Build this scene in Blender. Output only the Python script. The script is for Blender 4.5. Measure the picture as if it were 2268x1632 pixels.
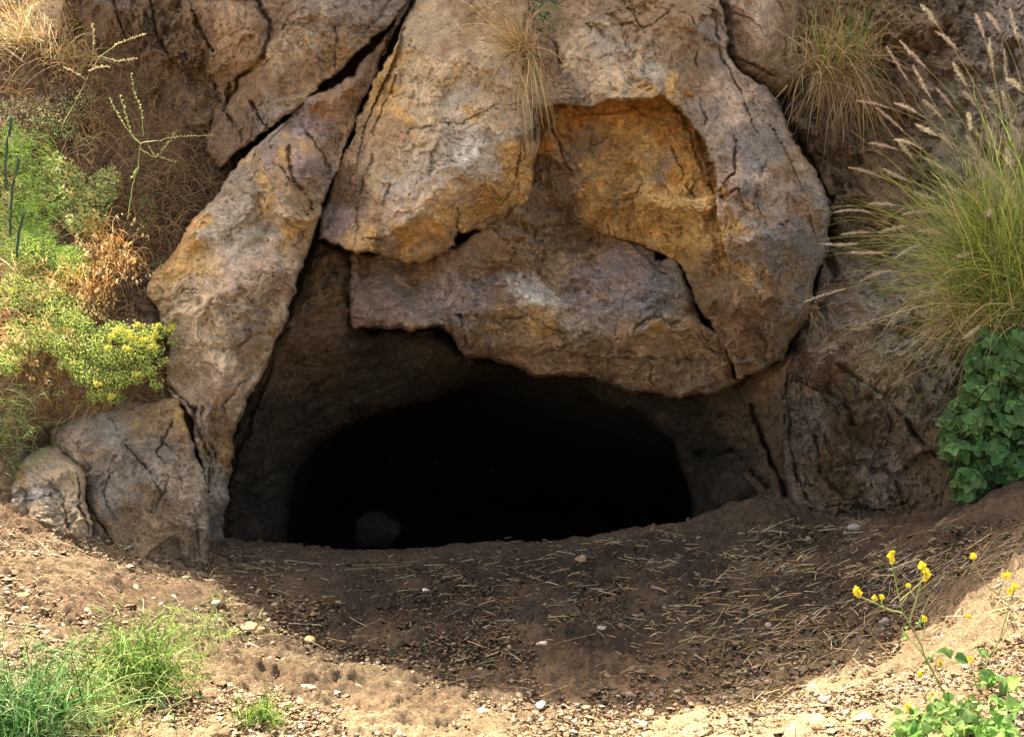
import bpy, math, random
import numpy as np
R = math.radians
for o in list(bpy.data.objects): bpy.data.objects.remove(o)
S = bpy.context.scene
C = S.collection
random.seed(7)
rng = np.random.default_rng(11)

# ------------------------------------------------------------------ camera
CAM = np.array([0.0, 0.0, 1.5]); PITCH = R(4.8); F = 2432.0      # F in pixels of a 2268 x 1632 plan of the view
cd = bpy.data.cameras.new('camera'); cam = bpy.data.objects.new('camera', cd); C.objects.link(cam)
cam.location = CAM; cam.rotation_euler = (R(90) - PITCH, 0, 0)
cd.sensor_width = 36; cd.lens = 36 * F / 2268; cd.clip_end = 2000; cd.clip_start = .05
S.camera = cam

# ------------------------------------------------------------------ light
SUN_EL, SUN_AZ = R(57), R(-33)                 # azimuth from +Y (behind the cliff), negative = left
SD = np.array([math.sin(SUN_AZ)*math.cos(SUN_EL), math.cos(SUN_AZ)*math.cos(SUN_EL), math.sin(SUN_EL)])
w = bpy.data.worlds.new("World"); S.world = w; w.use_nodes = True
nt = w.node_tree
sky = nt.nodes.new('ShaderNodeTexSky'); sky.sky_type = 'NISHITA'; sky.sun_disc = False
sky.sun_elevation = SUN_EL; sky.sun_rotation = SUN_AZ
sky.air_density = 0.7; sky.dust_density = 3.0; sky.ozone_density = 0.6; sky.altitude = 200
bg = nt.nodes['Background']; bg.inputs[1].default_value = 0.15
wb = nt.nodes.new('ShaderNodeMix'); wb.data_type = 'RGBA'; wb.blend_type = 'MULTIPLY'; wb.inputs[0].default_value = 1
wb.inputs[7].default_value = (1.20, .98, .70, 1)            # white balance set for the shade
nt.links.new(sky.outputs[0], wb.inputs[6]); nt.links.new(wb.outputs[2], bg.inputs[0])
sl = bpy.data.lights.new('sun', 'SUN'); sl.energy = 3.3; sl.angle = R(0.4); sl.color = (1, .92, .73)
sun = bpy.data.objects.new('sun', sl); C.objects.link(sun)
from mathutils import Vector
sun.rotation_euler = Vector(SD).to_track_quat('Z', 'Y').to_euler()
S.view_settings.view_transform = 'Standard'; S.view_settings.look = 'None'
S.view_settings.exposure = 2.4; S.view_settings.gamma = 1
try:
    S.cycles.max_bounces = 8; S.cycles.diffuse_bounces = 5
except Exception: pass

# ------------------------------------------------------------------ maths
def ray(px, py):
    u = (np.asarray(px, float) - 1134)/F; v = (816 - np.asarray(py, float))/F
    Y = math.cos(PITCH) + v*math.sin(PITCH)
    return u/Y, (-math.sin(PITCH) + v*math.cos(PITCH))/Y
def P3(px, py, Y):
    a, b = ray(px, py)
    Y = np.asarray(Y, float)
    return np.stack([a*Y, Y + 0*a, CAM[2] + b*Y], -1)
class RBF:
    def __init__(s, pts, sc=400., c=.12):
        p = np.array(pts, float); s.sc = sc; s.c = c
        s.p = p[:, :2]/sc; n = len(p)
        K = s.k(s.p); A = np.zeros((n+3, n+3)); A[:n, :n] = K + np.eye(n)*1e-4
        A[:n, n] = 1; A[:n, n+1:] = s.p; A[n:, :n] = A[:n, n:].T
        s.w = np.linalg.solve(A, np.r_[p[:, 2], 0, 0, 0])
    def k(s, q):
        return np.sqrt(((q[:, None, :] - s.p[None])**2).sum(-1) + s.c**2)
    def __call__(s, x, y):
        x = np.asarray(x, float); y = np.asarray(y, float); sh = x.shape
        q = np.stack([x.ravel(), y.ravel()], -1)/s.sc; out = np.empty(len(q))
        for i in range(0, len(q), 40000):
            b = q[i:i+40000]; out[i:i+40000] = s.k(b) @ s.w[:-3] + s.w[-3] + b @ s.w[-2:]
        return out.reshape(sh)
def tin(ctrl, x, y, fallback):
    from mathutils.geometry import delaunay_2d_cdt
    c = np.array(ctrl, float); r_ = delaunay_2d_cdt([Vector((a, b)) for a, b in c[:, :2]], [], [], 0, 1e-4)
    vv = np.array([v[:] for v in r_[0]]); src = [o[0] for o in r_[3]]; out = fallback.copy()
    for t in r_[2]:
        p = vv[list(t)]; z = c[[src[i] for i in t], 2]
        (x1, y1), (x2, y2), (x3, y3) = p; D = (y2-y3)*(x1-x3)+(x3-x2)*(y1-y3)
        if abs(D) < 1e-6: continue
        m = (x >= p[:, 0].min()) & (x <= p[:, 0].max()) & (y >= p[:, 1].min()) & (y <= p[:, 1].max())
        a = ((y2-y3)*(x[m]-x3)+(x3-x2)*(y[m]-y3))/D; b = ((y3-y1)*(x[m]-x3)+(x1-x3)*(y[m]-y3))/D; g = 1-a-b
        k = (a >= 0) & (b >= 0) & (g >= 0); i = np.flatnonzero(m.ravel())[k]
        out.ravel()[i] = a[k]*z[0]+b[k]*z[1]+g[k]*z[2]
    return out
def hsh(ix, iy, seed):
    a = (ix.astype(np.int64)*374761393 + iy.astype(np.int64)*668265263 + seed*974711) & 0xffffffff
    a = ((a ^ (a >> 13))*1274126177) & 0xffffffff
    a = ((a ^ (a >> 16))*2246822519) & 0xffffffff
    return ((a ^ (a >> 15)) & 0xffffff)/float(0xffffff)
def gn(x, y, seed=0):
    ix = np.floor(x); iy = np.floor(y); fx = x-ix; fy = y-iy
    ux = fx*fx*fx*(fx*(fx*6-15)+10); uy = fy*fy*fy*(fy*(fy*6-15)+10)
    def g(dx, dy):
        t = hsh(ix+dx, iy+dy, seed)*2*np.pi
        return np.cos(t)*(fx-dx) + np.sin(t)*(fy-dy)
    return 1.4*((g(0, 0)*(1-ux)+g(1, 0)*ux)*(1-uy) + (g(0, 1)*(1-ux)+g(1, 1)*ux)*uy)
def fbm(x, y, seed=0, o=5, gain=.5):
    s = 0; a = 1; f = 1
    for i in range(o):
        s = s + a*gn(x*f, y*f, seed+i*17); a *= gain; f *= 2.03
    return s
def ridged(x, y, seed=0, o=4):
    s = 0; a = 1; f = 1
    for i in range(o):
        s = s + a*(1-2*np.abs(gn(x*f, y*f, seed+i*13))); a *= .5; f *= 2.1
    return s
def cells(x, y, seed, tilt=.7, a=.35, mode='chip'):
    """chip: scooped hollows with sharp arrises;  lump: rounded blocks with sharp joints"""
    ix = np.floor(x); iy = np.floor(y); best = np.full(x.shape, 9.)
    for dx in (-1, 0, 1):
        for dy in (-1, 0, 1):
            cx = ix+dx; cy = iy+dy
            ox = x - cx - .15 - .7*hsh(cx, cy, seed); oy = y - cy - .15 - .7*hsh(cx, cy, seed+1)
            v = ox*ox + oy*oy + a*hsh(cx, cy, seed+2) + tilt*((hsh(cx, cy, seed+3)-.5)*ox + (hsh(cx, cy, seed+4)-.5)*oy)
            best = np.minimum(best, v)
    return best
def facets(x, y, seed):
    ix = np.floor(x); iy = np.floor(y); best = np.full(x.shape, 9.); sec = best.copy()
    for dx in (-1, 0, 1):
        for dy in (-1, 0, 1):
            cx = ix+dx; cy = iy+dy
            ox = x - cx - .1 - .8*hsh(cx, cy, seed); oy = y - cy - .1 - .8*hsh(cx, cy, seed+1)
            v = .62*(ox*ox + oy*oy) + .22*hsh(cx, cy, seed+2) + 1.5*((hsh(cx, cy, seed+3)-.5)*ox + (hsh(cx, cy, seed+4)-.5)*oy)
            sec = np.minimum(sec, np.maximum(best, v)); best = np.minimum(best, v)
    return best, sec-best
def flakes(t):
    fl = np.floor(t); f = t-fl
    return fl + sm((f-.80)/.2)
def sdist(px, py, poly):
    """signed distance (inside > 0)"""
    d = np.full(px.shape, 1e9); ins = np.zeros(px.shape, bool); n = len(poly)
    for i in range(n):
        ax, ay = poly[i][:2]; bx, by = poly[(i+1) % n][:2]
        ex, ey = bx-ax, by-ay; L = ex*ex+ey*ey+1e-9
        t = np.clip(((px-ax)*ex+(py-ay)*ey)/L, 0, 1)
        d = np.minimum(d, np.hypot(px-ax-t*ex, py-ay-t*ey))
        if ay != by:
            ins ^= ((ay > py) != (by > py)) & (px < (bx-ax)*(py-ay)/(by-ay)+ax)
    return np.where(ins, d, -d)
def ldist(px, py, pts):
    d = np.full(px.shape, 1e9)
    for (ax, ay), (bx, by) in zip(pts[:-1], pts[1:]):
        ex, ey = bx-ax, by-ay; L = ex*ex+ey*ey+1e-9
        t = np.clip(((px-ax)*ex+(py-ay)*ey)/L, 0, 1)
        d = np.minimum(d, np.hypot(px-ax-t*ex, py-ay-t*ey))
    return d
def sm(t): t = np.clip(t, 0, 1); return t*t*(3-2*t)

# ------------------------------------------------------------------ mesh making
def tag(o, label=None, cat=None, group=None, kind=None):
    if label: o['label'] = label
    if cat: o['category'] = cat
    if group: o['group'] = group
    if kind: o['kind'] = kind
    return o
def mesh(name, V, Fc, mat, col=None, parent=None, smooth=True, origin=None):
    """V (n,3); Fc list of (m,k) index arrays; col (n,3)"""
    V = np.asarray(V, float)
    if not isinstance(Fc, list): Fc = [Fc]
    Fc = [np.asarray(f, np.int64) for f in Fc if len(f)]
    if origin is not None: V = V - np.asarray(origin)
    me = bpy.data.meshes.new(name)
    me.vertices.add(len(V)); me.vertices.foreach_set('co', V.ravel().astype(np.float32))
    lv = np.concatenate([f.ravel() for f in Fc]); ln = np.concatenate([np.full(len(f), f.shape[1]) for f in Fc])
    me.loops.add(len(lv)); me.loops.foreach_set('vertex_index', lv.astype(np.int32))
    me.polygons.add(len(ln)); me.polygons.foreach_set('loop_start', np.r_[0, np.cumsum(ln)[:-1]].astype(np.int32))
    if smooth: me.polygons.foreach_set('use_smooth', np.ones(len(ln), bool))
    me.update(calc_edges=True)
    if col is not None:
        a = me.color_attributes.new('Col', 'FLOAT_COLOR', 'POINT')
        a.data.foreach_set('color', np.c_[col, np.ones(len(V))].ravel().astype(np.float32))
    me.materials.append(mat)
    o = bpy.data.objects.new(name, me); C.objects.link(o)
    if origin is not None: o.location = origin
    if parent is not None: o.parent = parent; o.location = (0, 0, 0)
    return o
def empty(name, loc):
    o = bpy.data.objects.new(name, None); C.objects.link(o); o.location = [float(v) for v in loc]; o.empty_display_size = .1
    return o

# ------------------------------------------------------------------ materials
def newmat(name):
    m = bpy.data.materials.new(name); m.use_nodes = True
    n = m.node_tree; b = n.nodes['Principled BSDF']
    return m, n, b
def nd(n, t, **kw):
    x = n.nodes.new(t)
    for k, v in kw.items(): setattr(x, k, v)
    return x
def mathn(n, op, a, b=None, clamp=False):
    x = nd(n, 'ShaderNodeMath', operation=op); x.use_clamp = clamp
    for i, v in enumerate((a, b)):
        if v is None: continue
        if isinstance(v, (int, float)): x.inputs[i].default_value = v
        else: n.links.new(v, x.inputs[i])
    return x.outputs[0]
def noise(n, vec, sc, det=6, rough=.55, dist=0):
    x = nd(n, 'ShaderNodeTexNoise'); x.inputs['Scale'].default_value = sc; x.inputs['Detail'].default_value = det
    x.inputs['Roughness'].default_value = rough; x.inputs['Distortion'].default_value = dist
    n.links.new(vec, x.inputs['Vector']); return x.outputs['Fac']
def mrange(n, v, a, b, c, d):
    x = nd(n, 'ShaderNodeMapRange'); n.links.new(v, x.inputs[0])
    for i, k in enumerate((a, b, c, d)): x.inputs[i+1].default_value = k
    return x.outputs[0]
def mixc(n, fac, a, b, blend='MIX'):
    x = nd(n, 'ShaderNodeMix', data_type='RGBA', blend_type=blend)
    for i, v in ((0, fac), (6, a), (7, b)):
        if isinstance(v, (int, float)): x.inputs[i].default_value = v
        elif isinstance(v, tuple): x.inputs[i].default_value = (*v, 1)
        else: n.links.new(v, x.inputs[i])
    return x.outputs[2]
def rock_material(name, dark=(.045, .03, .02), light=(.62, .52, .40), speck=1.0, bump=1.0, vein=.5):
    m, n, b = newmat(name)
    pos = nd(n, 'ShaderNodeNewGeometry').outputs['Position']
    at = nd(n, 'ShaderNodeAttribute', attribute_name='Col').outputs['Color']
    n1 = noise(n, pos, 3.2, 8, .62, .4); n2 = noise(n, pos, 17, 8, .65, .8); n3 = noise(n, pos, 70, 6, .65)
    stretch = nd(n, 'ShaderNodeMapping'); stretch.inputs['Rotation'].default_value = (.2, .6, 0); stretch.inputs['Scale'].default_value = (1.6, 1, .55)
    n.links.new(pos, stretch.inputs[0]); n4 = noise(n, stretch.outputs[0], 34, 5, .6, 1.2)
    v = mathn(n, 'MULTIPLY', mrange(n, n1, .3, .7, .80, 1.42), mrange(n, n2, .3, .7, .62, 1.44))
    v = mathn(n, 'MULTIPLY', v, mrange(n, n3, .3, .7, .72, 1.28))
    cc = nd(n, 'ShaderNodeCombineXYZ')
    for i in range(3): n.links.new(v, cc.inputs[i])
    c = mixc(n, 1.0, at, cc.outputs[0], 'MULTIPLY')
    # warm and cool mineral drift
    hue = noise(n, pos, 6.5, 5, .6, .6)
    c = mixc(n, mrange(n, hue, .5, .72, 0, .18), c, (.46, .29, .12), 'MIX') if vein else c
    c = mixc(n, mrange(n, noise(n, pos, 9, 6, .6, .5), .58, .74, 0, .35), c, (.36, .32, .28))
    c = mixc(n, mrange(n, n2, .63, .74, 0, vein), c, light)
    pit = mrange(n, n4, .365, .31, 0, .85*speck)
    c = mixc(n, pit, c, dark)
    pk = nd(n, 'ShaderNodeTexVoronoi', feature='DISTANCE_TO_EDGE'); pk.inputs['Scale'].default_value = 7.5
    wob = nd(n, 'ShaderNodeVectorMath', operation='ADD'); nv = nd(n, 'ShaderNodeTexNoise'); nv.inputs['Scale'].default_value = 6; nv.inputs['Detail'].default_value = 6
    n.links.new(pos, nv.inputs['Vector']); sc_ = nd(n, 'ShaderNodeVectorMath', operation='SCALE'); sc_.inputs['Scale'].default_value = .45
    n.links.new(nv.outputs['Color'], sc_.inputs[0]); n.links.new(pos, wob.inputs[0]); n.links.new(sc_.outputs[0], wob.inputs[1]); n.links.new(wob.outputs[0], pk.inputs['Vector'])
    crk = mathn(n, 'MULTIPLY', mrange(n, pk.outputs[0], .0, .022, 1, 0), mrange(n, noise(n, pos, 2.6, 3), .5, .62, 0, 1))
    c = mixc(n, mathn(n, 'MULTIPLY', crk, .6), c, dark)
    n.links.new(c, b.inputs['Base Color']); b.inputs['Roughness'].default_value = .9
    b.inputs['Specular IOR Level'].default_value = .25
    h = mathn(n, 'ADD', mathn(n, 'MULTIPLY', n2, .9), mathn(n, 'MULTIPLY', n3, .45))
    h = mathn(n, 'ADD', h, mathn(n, 'MULTIPLY', noise(n, pos, 190, 3, .6), .16))
    h = mathn(n, 'SUBTRACT', h, mathn(n, 'MULTIPLY', pit, .35)); h = mathn(n, 'SUBTRACT', h, mathn(n, 'MULTIPLY', crk, .4))
    bp = nd(n, 'ShaderNodeBump'); bp.inputs['Strength'].default_value = 1.0*bump; bp.inputs['Distance'].default_value = .075
    n.links.new(h, bp.inputs['Height']); n.links.new(bp.outputs[0], b.inputs['Normal'])
    return m
def soil_material(name):
    m, n, b = newmat(name)
    pos = nd(n, 'ShaderNodeNewGeometry').outputs['Position']
    at = nd(n, 'ShaderNodeAttribute', attribute_name='Col').outputs['Color']
    n1 = noise(n, pos, 5, 8, .6, .3); n2 = noise(n, pos, 75, 9, .75); n3 = noise(n, pos, 190, 5, .7)
    v = mathn(n, 'MULTIPLY', mrange(n, n1, .3, .7, .75, 1.25), mrange(n, n2, .32, .68, .40, 1.60))
    v = mathn(n, 'MULTIPLY', v, mrange(n, n3, .32, .68, .62, 1.38))
    cc = nd(n, 'ShaderNodeCombineXYZ')
    for i in range(3): n.links.new(v, cc.inputs[i])
    c = mixc(n, 1.0, at, cc.outputs[0], 'MULTIPLY')
    c = mixc(n, mrange(n, n3, .66, .76, 0, .30), c, (.30, .23, .16))
    n.links.new(c, b.inputs['Base Color']); b.inputs['Roughness'].default_value = .95; b.inputs['Specular IOR Level'].default_value = .15
    h = mathn(n, 'ADD', mathn(n, 'MULTIPLY', n2, .8), mathn(n, 'MULTIPLY', n3, .5))
    bp = nd(n, 'ShaderNodeBump'); bp.inputs['Strength'].default_value = .9; bp.inputs['Distance'].default_value = .02
    n.links.new(h, bp.inputs['Height']); n.links.new(bp.outputs[0], b.inputs['Normal'])
    return m
def plant_material(name, trans=.35, rough=.6, spec=.3):
    m, n, b = newmat(name)
    at = nd(n, 'ShaderNodeAttribute', attribute_name='Col').outputs['Color']
    pos = nd(n, 'ShaderNodeNewGeometry').outputs['Position']
    nz = mrange(n, noise(n, pos, 60, 3), .3, .7, .75, 1.25)
    cc = nd(n, 'ShaderNodeCombineXYZ')
    for i in range(3): n.links.new(nz, cc.inputs[i])
    c = mixc(n, 1.0, at, cc.outputs[0], 'MULTIPLY')
    n.links.new(c, b.inputs['Base Color']); b.inputs['Roughness'].default_value = rough; b.inputs['Specular IOR Level'].default_value = spec
    tr = nd(n, 'ShaderNodeBsdfTranslucent'); n.links.new(c, tr.inputs['Color'])
    mx = nd(n, 'ShaderNodeMixShader'); mx.inputs[0].default_value = trans
    n.links.new(b.outputs[0], mx.inputs[1]); n.links.new(tr.outputs[0], mx.inputs[2])
    n.links.new(mx.outputs[0], n.nodes['Material Output'].inputs['Surface'])
    return m
MROCK = rock_material('weathered_rock'); MROUGH = rock_material('rough_rock', speck=1.2, bump=1.3, vein=.35)
MCAVE = rock_material('cave_rock', speck=.7, bump=1.2, vein=.25); MSOIL = soil_material('soil')
MPLANT = plant_material('plant', .42); MDRY = plant_material('dry_plant', .30, .55); MSTONE = rock_material('stone', speck=.5, bump=.5, vein=.4)

# palette: surface colours; cave has the darkness of the interior painted in
PAL = dict(tan=(.40, .265, .155), cream=(.68, .52, .34), beige=(.55, .41, .26), grey=(.30, .245, .20), lgrey=(.51, .43, .345),
           purple=(.36, .275, .245), rust=(.44, .21, .055), orange=(.56, .33, .12), ochre=(.66, .42, .17), brown=(.23, .15, .095),
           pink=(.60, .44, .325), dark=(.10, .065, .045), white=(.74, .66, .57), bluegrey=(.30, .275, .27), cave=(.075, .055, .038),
           soil=(.12, .07, .042), reddish=(.40, .23, .14), umber=(.29, .19, .115))

def grid_mesh(px, py, Y, keep):
    """regular image of points -> verts and quads where all four corners are kept"""
    V = P3(px, py, Y); h, w_ = px.shape
    idx = np.full((h, w_), -1); m = keep[:-1, :-1] & keep[1:, :-1] & keep[:-1, 1:] & keep[1:, 1:]
    use = np.zeros((h, w_), bool)
    for a in (0, 1):
        for c in (0, 1): use[a:h-1+a, c:w_-1+c] |= m
    idx[use] = np.arange(use.sum())
    q = np.stack([idx[:-1, :-1][m], idx[1:, :-1][m], idx[1:, 1:][m], idx[:-1, 1:][m]], -1)
    return V[use], q, use
SEED = [100]
def piece(poly, ctrl, colors, cuts=(), cracks=(), step=2.6, edge=(26, .16), warp=9, rot=0, stretch=1.0,
          chips=((.55, .10, 'chip'), (.20, .035, 'chip'), (.07, .012, 'chip')), fb=(.9, .05), fine=.012, strata=0, sfreq=9, cwarp=26, cpow=4, ring=.35, extra=None, facet=.075, flake=.014, flat=.75):
    SEED[0] += 50; sd = SEED[0]
    xs = [p[0] for p in poly]; ys = [p[1] for p in poly]
    gx = np.arange(min(xs)-4*step-warp, max(xs)+4*step+warp, step); gy = np.arange(min(ys)-4*step-warp, max(ys)+4*step+warp, step)
    px, py = np.meshgrid(gx, gy)
    u, v = px/400., py/400.
    wx = fbm(u*4, v*4, sd, 5, .6); wy = fbm(u*4, v*4, sd+7, 5, .6)
    d = sdist(px+warp*wx+3*fbm(u*22, v*22, sd+9, 3), py+warp*wy+3*fbm(u*22, v*22, sd+8, 3), poly)
    keep = d > -2.6*step
    f = RBF(ctrl); Y = f(px+6*wx, py+6*wy)
    if flat:
        T1 = tin(ctrl, px+9*wx+2*fbm(u*18, v*18, sd+3, 3), py+9*wy, Y)
        hull = np.abs(T1-Y) > 0; Y = Y + flat*np.clip(T1-Y, -.12, .12)
    for c in cuts:                                        # flat faces cutting the block: crisp arrises
        A = np.array([[a, b_, 1] for a, b_, _ in c[:3]]); k = np.linalg.solve(A, [q[2] for q in c[:3]])
        Y2 = k[0]*(px+14*wx) + k[1]*(py+14*wy) + k[2]
        Y = np.maximum(Y, Y2)
    ca, sa = math.cos(R(rot)), math.sin(R(rot))
    ru, rv = (u*ca+v*sa), (-u*sa+v*ca)*stretch
    wu = ru + .10*fbm(u*3, v*3, sd+21, 4); wv = rv + .10*fbm(u*3, v*3, sd+22, 4)
    amp = .22 + 1.0*sm(.5+1.1*fbm(u*1.9, v*1.9, sd+5, 4))
    for i, (s_, a_, mode) in enumerate(chips):
        h = cells(wu/s_, wv/s_, sd+60+i*9, 1.1 if mode == 'chip' else .5)
        Y = Y + (-a_ if mode == 'chip' else a_)*(h-.35)*1.6*(amp if i else 1)
    fx, fe = facets(wu/.30, wv/.30, sd+90); Y = Y - facet*(fx-.2)*2
    fx2, fe2 = facets(wu/.115, wv/.115, sd+95); Y = Y - .38*facet*(fx2-.2)*2*amp
    Y = Y - flake*flakes(3.2*fbm(wu*2.6, wv*2.6, sd+110, 6, .58)+.8*fx)*(.4+.8*amp)
    Y = Y - .45*flake*flakes(3.2*fbm(wu*8, wv*8, sd+115, 5, .6))*amp
    brk = sm((fbm(u*1.7, v*1.7, sd+120, 3)+.05)/.35)
    Y = Y + .022*brk*np.clip(1-fe/.035, 0, 1)
    Y = Y + fb[1]*fbm(u/fb[0]*2, v/fb[0]*2, sd+30, 4)
    Y = Y - fine*ridged(wu*14, wv*14, sd+33, 4)*amp + .5*fine*fbm(u*50, v*50, sd+35, 3)
    if strata:
        t = rv*sfreq + 1.2*fbm(u*1.6, v*1.6, sd+40, 4); fr = t-np.floor(t)
        Y = Y + strata*(np.where(fr < .75, fr/.75, (1-fr)/.25)-.5)*(.4+.9*sm(fbm(u*2, v*2, sd+44, 3)+.5))
    for ck in cracks:
        pts, wd, dp = ck[:3]
        jx = 5*fbm(u*13, v*13, sd+52, 4, .65); jy = 5*fbm(u*13, v*13, sd+53, 4, .65)
        dd = ldist(px+7*wx+jx, py+7*wy+jy, pts); n_ = .35+1.0*sm(.55+1.1*fbm(u*7, v*7, sd+50, 3)); wd = wd*.44; dp = dp*.8
        Y = Y + dp*n_*np.clip(1-dd/(wd*(.6+.7*n_)), 0, 1)**1.3
    ew, er = edge
    t = np.clip(1-d/ew, 0, 1); Y = Y + er*(1-np.sqrt(np.clip(1-t*t*.98, 0, 1)))
    Y = Y + np.where(d < 0, ring*(-d/step), 0)
    if extra is not None: Y = extra(px, py, Y, d)
    # colour
    cwx = cwarp*fbm(u*3.3, v*3.3, sd+70, 6, .65)*1.6; cwy = cwarp*fbm(u*3.3, v*3.3, sd+80, 6, .65)*1.6
    num = np.zeros(px.shape+(3,)); den = np.zeros(px.shape)
    for c in colors:
        rad = c[3] if len(c) > 3 else 60
        wt = 1/((np.hypot(px+cwx-c[0], py+cwy-c[1])/rad)**cpow + .02)
        num += wt[..., None]*np.array(PAL[c[2]]); den += wt
    col = num/den[..., None]
    V, q, use = grid_mesh(px, py, Y, keep)
    return V, [q], col[use], f
def join(ps):
    Vs, Fs, Cs = [], [], []; o = 0
    for p in ps:
        Vs.append(p[0]); Cs.append(p[2]); Fs += [f+o for f in p[1]]; o += len(p[0])
    byk = {}
    for f in Fs: byk.setdefault(f.shape[1], []).append(f)
    return np.concatenate(Vs), [np.concatenate(v) for v in byk.values()], np.concatenate(Cs)
def rock(name, label, cat, ps, mat=MROCK, kind=None, group=None):
    V, Fc, col = join(ps)
    if kind: return tag(mesh(name, V, Fc, mat, col), kind=kind)
    og = (float(V[:, 0].mean()), float(V[:, 1].mean()), float(V[:, 2].min()))
    return tag(mesh(name, V, Fc, mat, col, origin=og), label, cat, group)

# ------------------------------------------------------------------ ground surface
GP = [(0, 1130, 4.9), (215, 1200, 5.05), (300, 1222, 5.15), (450, 1265, 5.2), (600, 1215, 6.2), (900, 1222, 6.3), (1134, 1203, 6.45),
      (1500, 1168, 6.45), (1700, 1108, 6.05), (1860, 1150, 5.75), (2100, 1125, 5.35), (2268, 1065, 5.05), (2500, 1000, 4.6),
      (1134, 1400, 4.53), (700, 1430, 4.35), (300, 1400, 3.95), (0, 1400, 3.55), (0, 1632, 2.82), (1134, 1632, 3.47), (1500, 1632, 3.47),
      (2000, 1430, 3.80), (2268, 1270, 3.85), (2268, 1632, 2.95), (-300, 1200, 4.3), (1500, 1350, 4.75), (1850, 1250, 4.85)]
_g = [tuple(P3(a, b, c)) for a, b, c in GP]
_g = [(x, y, z) for x, y, z in _g] + [(0, 7.2, -.42), (-1.6, 7.2, -.35), (1.3, 7.2, -.32), (0, 8.2, -1.3), (-2, 8.2, -1.2), (2, 8.2, -1.2), (0, 11, -2.2), (-3, 13, -1.5), (3, 13, -1.5), (-9, 0, .25), (9, 0, .25), (0, -4, 0), (0, 1.5, 0), (-7, 6, .8), (7, 6, .9)]
G = RBF(_g, sc=1., c=.25)
def ground_z(x, y):
    x = np.asarray(x, float); y = np.asarray(y, float)
    r = np.hypot(x, y-3); k = 1-sm((r-7)/8)
    return G(x, y)*k
def ground_hit(px, py):
    a, b = ray(px, py); Ys = np.arange(2.0, 9, .01); z = ground_z(a*Ys, Ys); zr = CAM[2]+b*Ys
    i = np.argmax(zr < z); Y = Ys[i] if i else Ys[-1]
    return np.array([a*Y, Y, ground_z(a*Y, Y)])
def warp_axis(lo, hi, st, far, n=36):
    k = np.geomspace(st, far, n); k = np.cumsum(k)/np.sum(k)*far
    return np.r_[(lo-k)[::-1], np.arange(lo, hi, st), hi+k]
gx = warp_axis(-3.1, 3.1, .0105, 300); gy = warp_axis(2.6, 6.9, .0105, 300)
X, Yg = np.meshgrid(gx, gy); Z = ground_z(X, Yg)
near = 1-sm((np.hypot(X, Yg-4.5)-3.2)/3)
trod = np.exp(-((X-.7)/.55)**2-((Yg-3.55)/.55)**2) + .8*np.exp(-((X-.2)/1.6)**2-((Yg-6.3)/.35)**2)     # walked-smooth patches
rough_ = 1-.75*np.clip(trod, 0, 1)
wu = X+.02*fbm(X*9, Yg*9, 3, 3); wv = Yg+.02*fbm(X*9, Yg*9, 4, 3)
dz = .035*fbm(X*1.7, Yg*1.7, 1, 4) + rough_*(.018*fbm(X*7, Yg*7, 2, 6, .62) + .026*(.35-cells(wu/.085, wv/.085, 5, .5)) + .022*(.35-cells(wu/.040, wv/.040, 6, .5)) + .016*fbm(X*26, Yg*26, 12, 4, .7)*(.5+sm(.5+fbm(X*5, Yg*5, 8, 3))))
Z = Z + dz*near
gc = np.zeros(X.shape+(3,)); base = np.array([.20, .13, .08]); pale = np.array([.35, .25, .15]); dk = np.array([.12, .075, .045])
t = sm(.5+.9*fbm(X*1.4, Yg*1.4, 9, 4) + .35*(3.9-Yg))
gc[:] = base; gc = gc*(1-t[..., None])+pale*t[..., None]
hol_shade = np.exp(-((X-.5)/1.9)**4-((Yg-4.9)/1.15)**4)          # shade painted into the soil of the hollow, blotched like litter
t2 = np.clip(hol_shade*(.90+.35*fbm(X*2.1, Yg*2.1, 19, 4)), 0, .95); gc = gc*(1-t2[..., None]) + np.array([.038, .029, .023])*t2[..., None]
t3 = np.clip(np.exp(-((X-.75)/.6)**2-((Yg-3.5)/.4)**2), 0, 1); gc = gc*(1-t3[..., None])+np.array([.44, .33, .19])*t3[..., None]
h_, w_ = X.shape; ii = np.arange(h_*w_).reshape(h_, w_)
q = np.stack([ii[:-1, :-1], ii[:-1, 1:], ii[1:, 1:], ii[1:, :-1]], -1).reshape(-1, 4)
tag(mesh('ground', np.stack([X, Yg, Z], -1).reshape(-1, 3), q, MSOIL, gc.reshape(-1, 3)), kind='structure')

# ------------------------------------------------------------------ the hillside at the left (soil bank)
HC = [(0, 1130, 4.95), (0, 870, 5.4), (0, 600, 6.0), (0, 300, 6.7), (0, 0, 7.5), (-350, 1130, 4.6), (-350, 600, 5.75), (-350, 0, 7.3), (200, 0, 7.4), (400, 0, 7.2),
      (200, 300, 6.75), (400, 300, 6.7), (480, 360, 6.65), (200, 600, 6.05), (330, 650, 6.0), (400, 500, 6.35), (200, 870, 5.55), (350, 850, 5.75), (120, 1000, 5.8), (180, 1060, 5.8), (60, 930, 5.5),
      (520, 420, 6.7), (400, 1200, 5.6), (600, 700, 6.6)]
hill = piece([(-420, -60), (470, -60), (470, 60), (500, 200), (560, 330), (620, 330), (520, 600), (440, 900), (420, 1330), (-420, 1330)], HC,
             [(0, 0, 'soil', 200), (300, 300, 'soil', 200), (100, 800, 'umber', 150), (400, 450, 'soil', 120), (330, 640, 'dark', 50)],
             step=4.5, flat=.3, chips=((.4, .07, 'lump'), (.14, .03, 'lump'), (.05, .012, 'lump')), fine=.02, fb=(.8, .08))
rock('hillside', None, None, [hill], MSOIL, kind='structure'); hillY = hill[3]

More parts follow.
